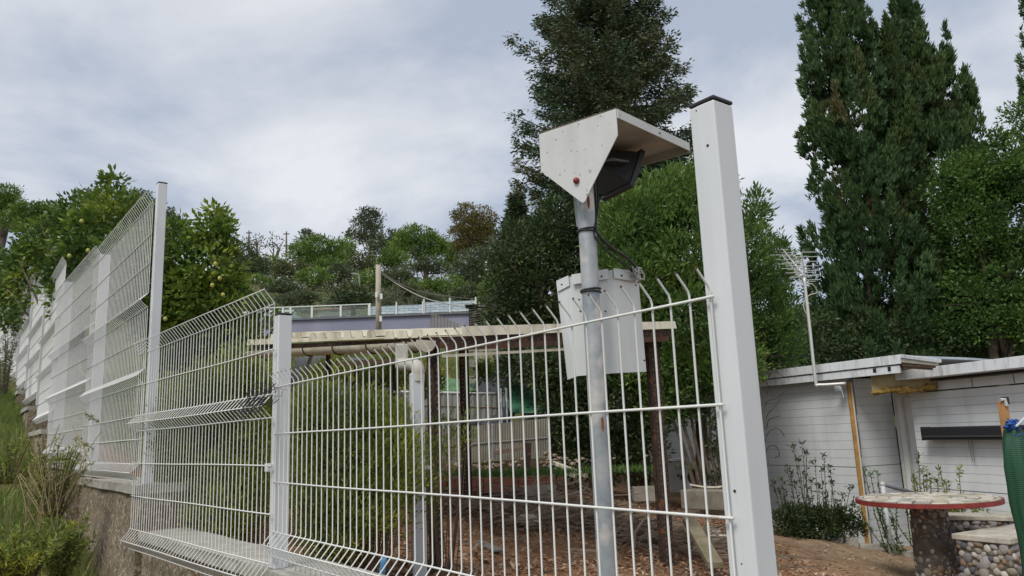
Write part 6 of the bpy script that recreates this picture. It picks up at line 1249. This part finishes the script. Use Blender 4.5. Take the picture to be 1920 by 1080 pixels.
# blue plastic scrap near the wall
tag(lumpy(P(718, 1064, 4.1), (0.10, 0.03, 0.03), (nrm(V3(.2, 0, 1)), V3(1, 0, 0), V3(0, 1, 0)), 'blue_bottle', mat('blue_plastic', (0.10, 0.28, 0.50), rough=0.35), None, 0.002, (8, 5, 5)), 'small crumpled light blue plastic bottle at the foot of the low panel', 'bottle')
# rubble, litter, sticks (uncountable)
def on_ground(n, x0, x1, y0, y1):
    x = x0 + (x1 - x0) * rng.random(n); y = y0 + (y1 - y0) * rng.random(n); return x, y, lot_h(x, y) + 0.035 * noise2(x, y, 1.9) + 0.015 * noise2(x, y, 6.5, 2)
n = 42000; x, y, z = on_ground(n, -1.2, 6.0, 3.6, 13.0); dn_ = noise2(x, y, 1.3, 5); keep = (rng.random(n) < np.clip(0.55 + 0.6 * dn_, 0.12, 1)) & ~((x > 3.1) & (rng.random(n) < 0.93)) & (((np.stack([x, y], 1) - A0[:2]) @ FN[:2] - fence_off((np.stack([x, y], 1) - A0[:2]) @ FD[:2])) > 0.35); x, y, z = x[keep], y[keep], z[keep]; n = len(x)
a = rand_unit(n) * V3(1, 1, 0.35)
o = leaves('leaf_litter', LM_lit, np.stack([x, y, z + 0.006 + 0.01 * rng.random(n)], 1), a, 0.03 + 0.05 * rng.random(n), 0.014 + 0.022 * rng.random(n), kind='stuff', flat=0.7); o['label'] = 'dry brown leaves and bark chips strewn over the soil of the yard'; o['category'] = 'leaf litter'
mb = MB()
def sticks(n, cx, cy, sx, sy, hz_, L0, L1, r):
    for _ in range(n):
        x = cx + rng.normal() * sx; y = cy + rng.normal() * sy; z = float(lot_h(x, y)) + 0.02 + abs(rng.normal()) * hz_; l = L0 + (L1 - L0) * rng.random(); a = rng.random() * 6.28; d = V3(math.cos(a), math.sin(a), rng.normal() * 0.15) * l / 2; c = V3(x, y, z); bd_ = V3(-d[1], d[0], 0) * rng.normal() * 0.15; mb.tube([c - d, c + bd_, c + d], r * (0.6 + rng.random()), 4)
q = P(1180, 985, 8.0); sticks(260, q[0], q[1], 0.65, 0.35, 0.07, 0.2, 0.8, 0.008)
q = P(1060, 940, 9.2); sticks(260, q[0], q[1], 0.9, 0.4, 0.10, 0.15, 0.6, 0.008)
q = P(900, 945, 8.6); sticks(140, q[0], q[1], 0.7, 0.5, 0.02, 0.1, 0.4, 0.006)
q = P(1290, 955, 9.0); sticks(120, q[0], q[1], 0.6, 0.5, 0.03, 0.15, 0.5, 0.007)
sticks(260, 2.0, 6.5, 1.6, 1.4, 0.01, 0.06, 0.3, 0.005)
q = P(960, 865, 10.7); sticks(140, q[0], q[1], 0.6, 0.2, 0.10, 0.2, 0.6, 0.012)
build(mb, 'cut_sticks', mat('grey_dead_wood', (0.30, 0.24, 0.18), rough=0.9, col2=(0.13, 0.09, 0.06), vscale=2), origin=P(1180, 985, 8), kind='stuff'); o = bpy.data.objects['cut_sticks']; o['label'] = 'tangled cut sticks and dead branches heaped on the yard soil'; o['category'] = 'sticks'
mb = MB(); ico = PEB[0]; iv_ = np.array([v.co[:] for v in ico.vertices]); 
bm = __import__('bmesh').new(); __import__('bmesh').ops.create_icosphere(bm, subdivisions=1, radius=1.0); iv_ = np.array([v.co[:] for v in bm.verts]); if_ = [tuple(v.index for v in f.verts) for f in bm.faces]; bm.free()
x, y, z = on_ground(1500, -0.8, 6.0, 4.0, 12.5)
for k in range(1500):
    s = 0.008 + 0.028 * rng.random() ** 3; mb.add(iv_ * V3(s, s * (0.6 + .5 * rng.random()), s * 0.5) * (1 + rng.normal(size=(len(iv_), 1)) * 0.08) + V3(x[k], y[k], z[k] + 0.003), if_)
q = P(960, 868, 10.8)
for k in range(90):
    s = 0.02 + 0.035 * rng.random(); c = V3(q[0] + rng.normal() * 0.7, q[1] + rng.normal() * 0.2, q[2] - 0.05 + abs(rng.normal()) * 0.08); mb.add(iv_ * V3(s, s, s * 0.6) + c, if_)
o = build(mb, 'gravel', mat('yard_stones', (0.30, 0.23, 0.165), rough=0.9, var=0.4, vscale=1.5), kind='stuff'); o['label'] = 'small stones and rubble scattered over the yard soil'; o['category'] = 'gravel'
# weeds on the raised bed behind the edging
q = P(930, 890, 10.3); n = 5000; x = q[0] + rng.normal(size=n) * 0.9; y = q[1] + rng.normal(size=n) * 0.35; z = q[2] - 0.02 + 0 * x
o = leaves('bed_grass', LM_brt, np.stack([x, y, z], 1), rng.normal(size=(n, 3)) * 0.4 + V3(0, 0, 1), 0.06 + 0.06 * rng.random(n), 0.01, kind='stuff'); o['label'] = 'short bright green weeds on the raised bed behind the terracotta edging'; o['category'] = 'weeds'
rb = MB(); q0, q1 = P(790, 885, 10.9), P(1035, 890, 10.9); rb.box(V3((q0[0] + q1[0]) / 2, 10.5, q[2] - 0.22), (q1[0] - q0[0], 1.3, 0.4)); tag(build(rb, 'raised_bed', M_soil, origin=q), 'low raised earth bed behind the terracotta edging', 'raised bed')
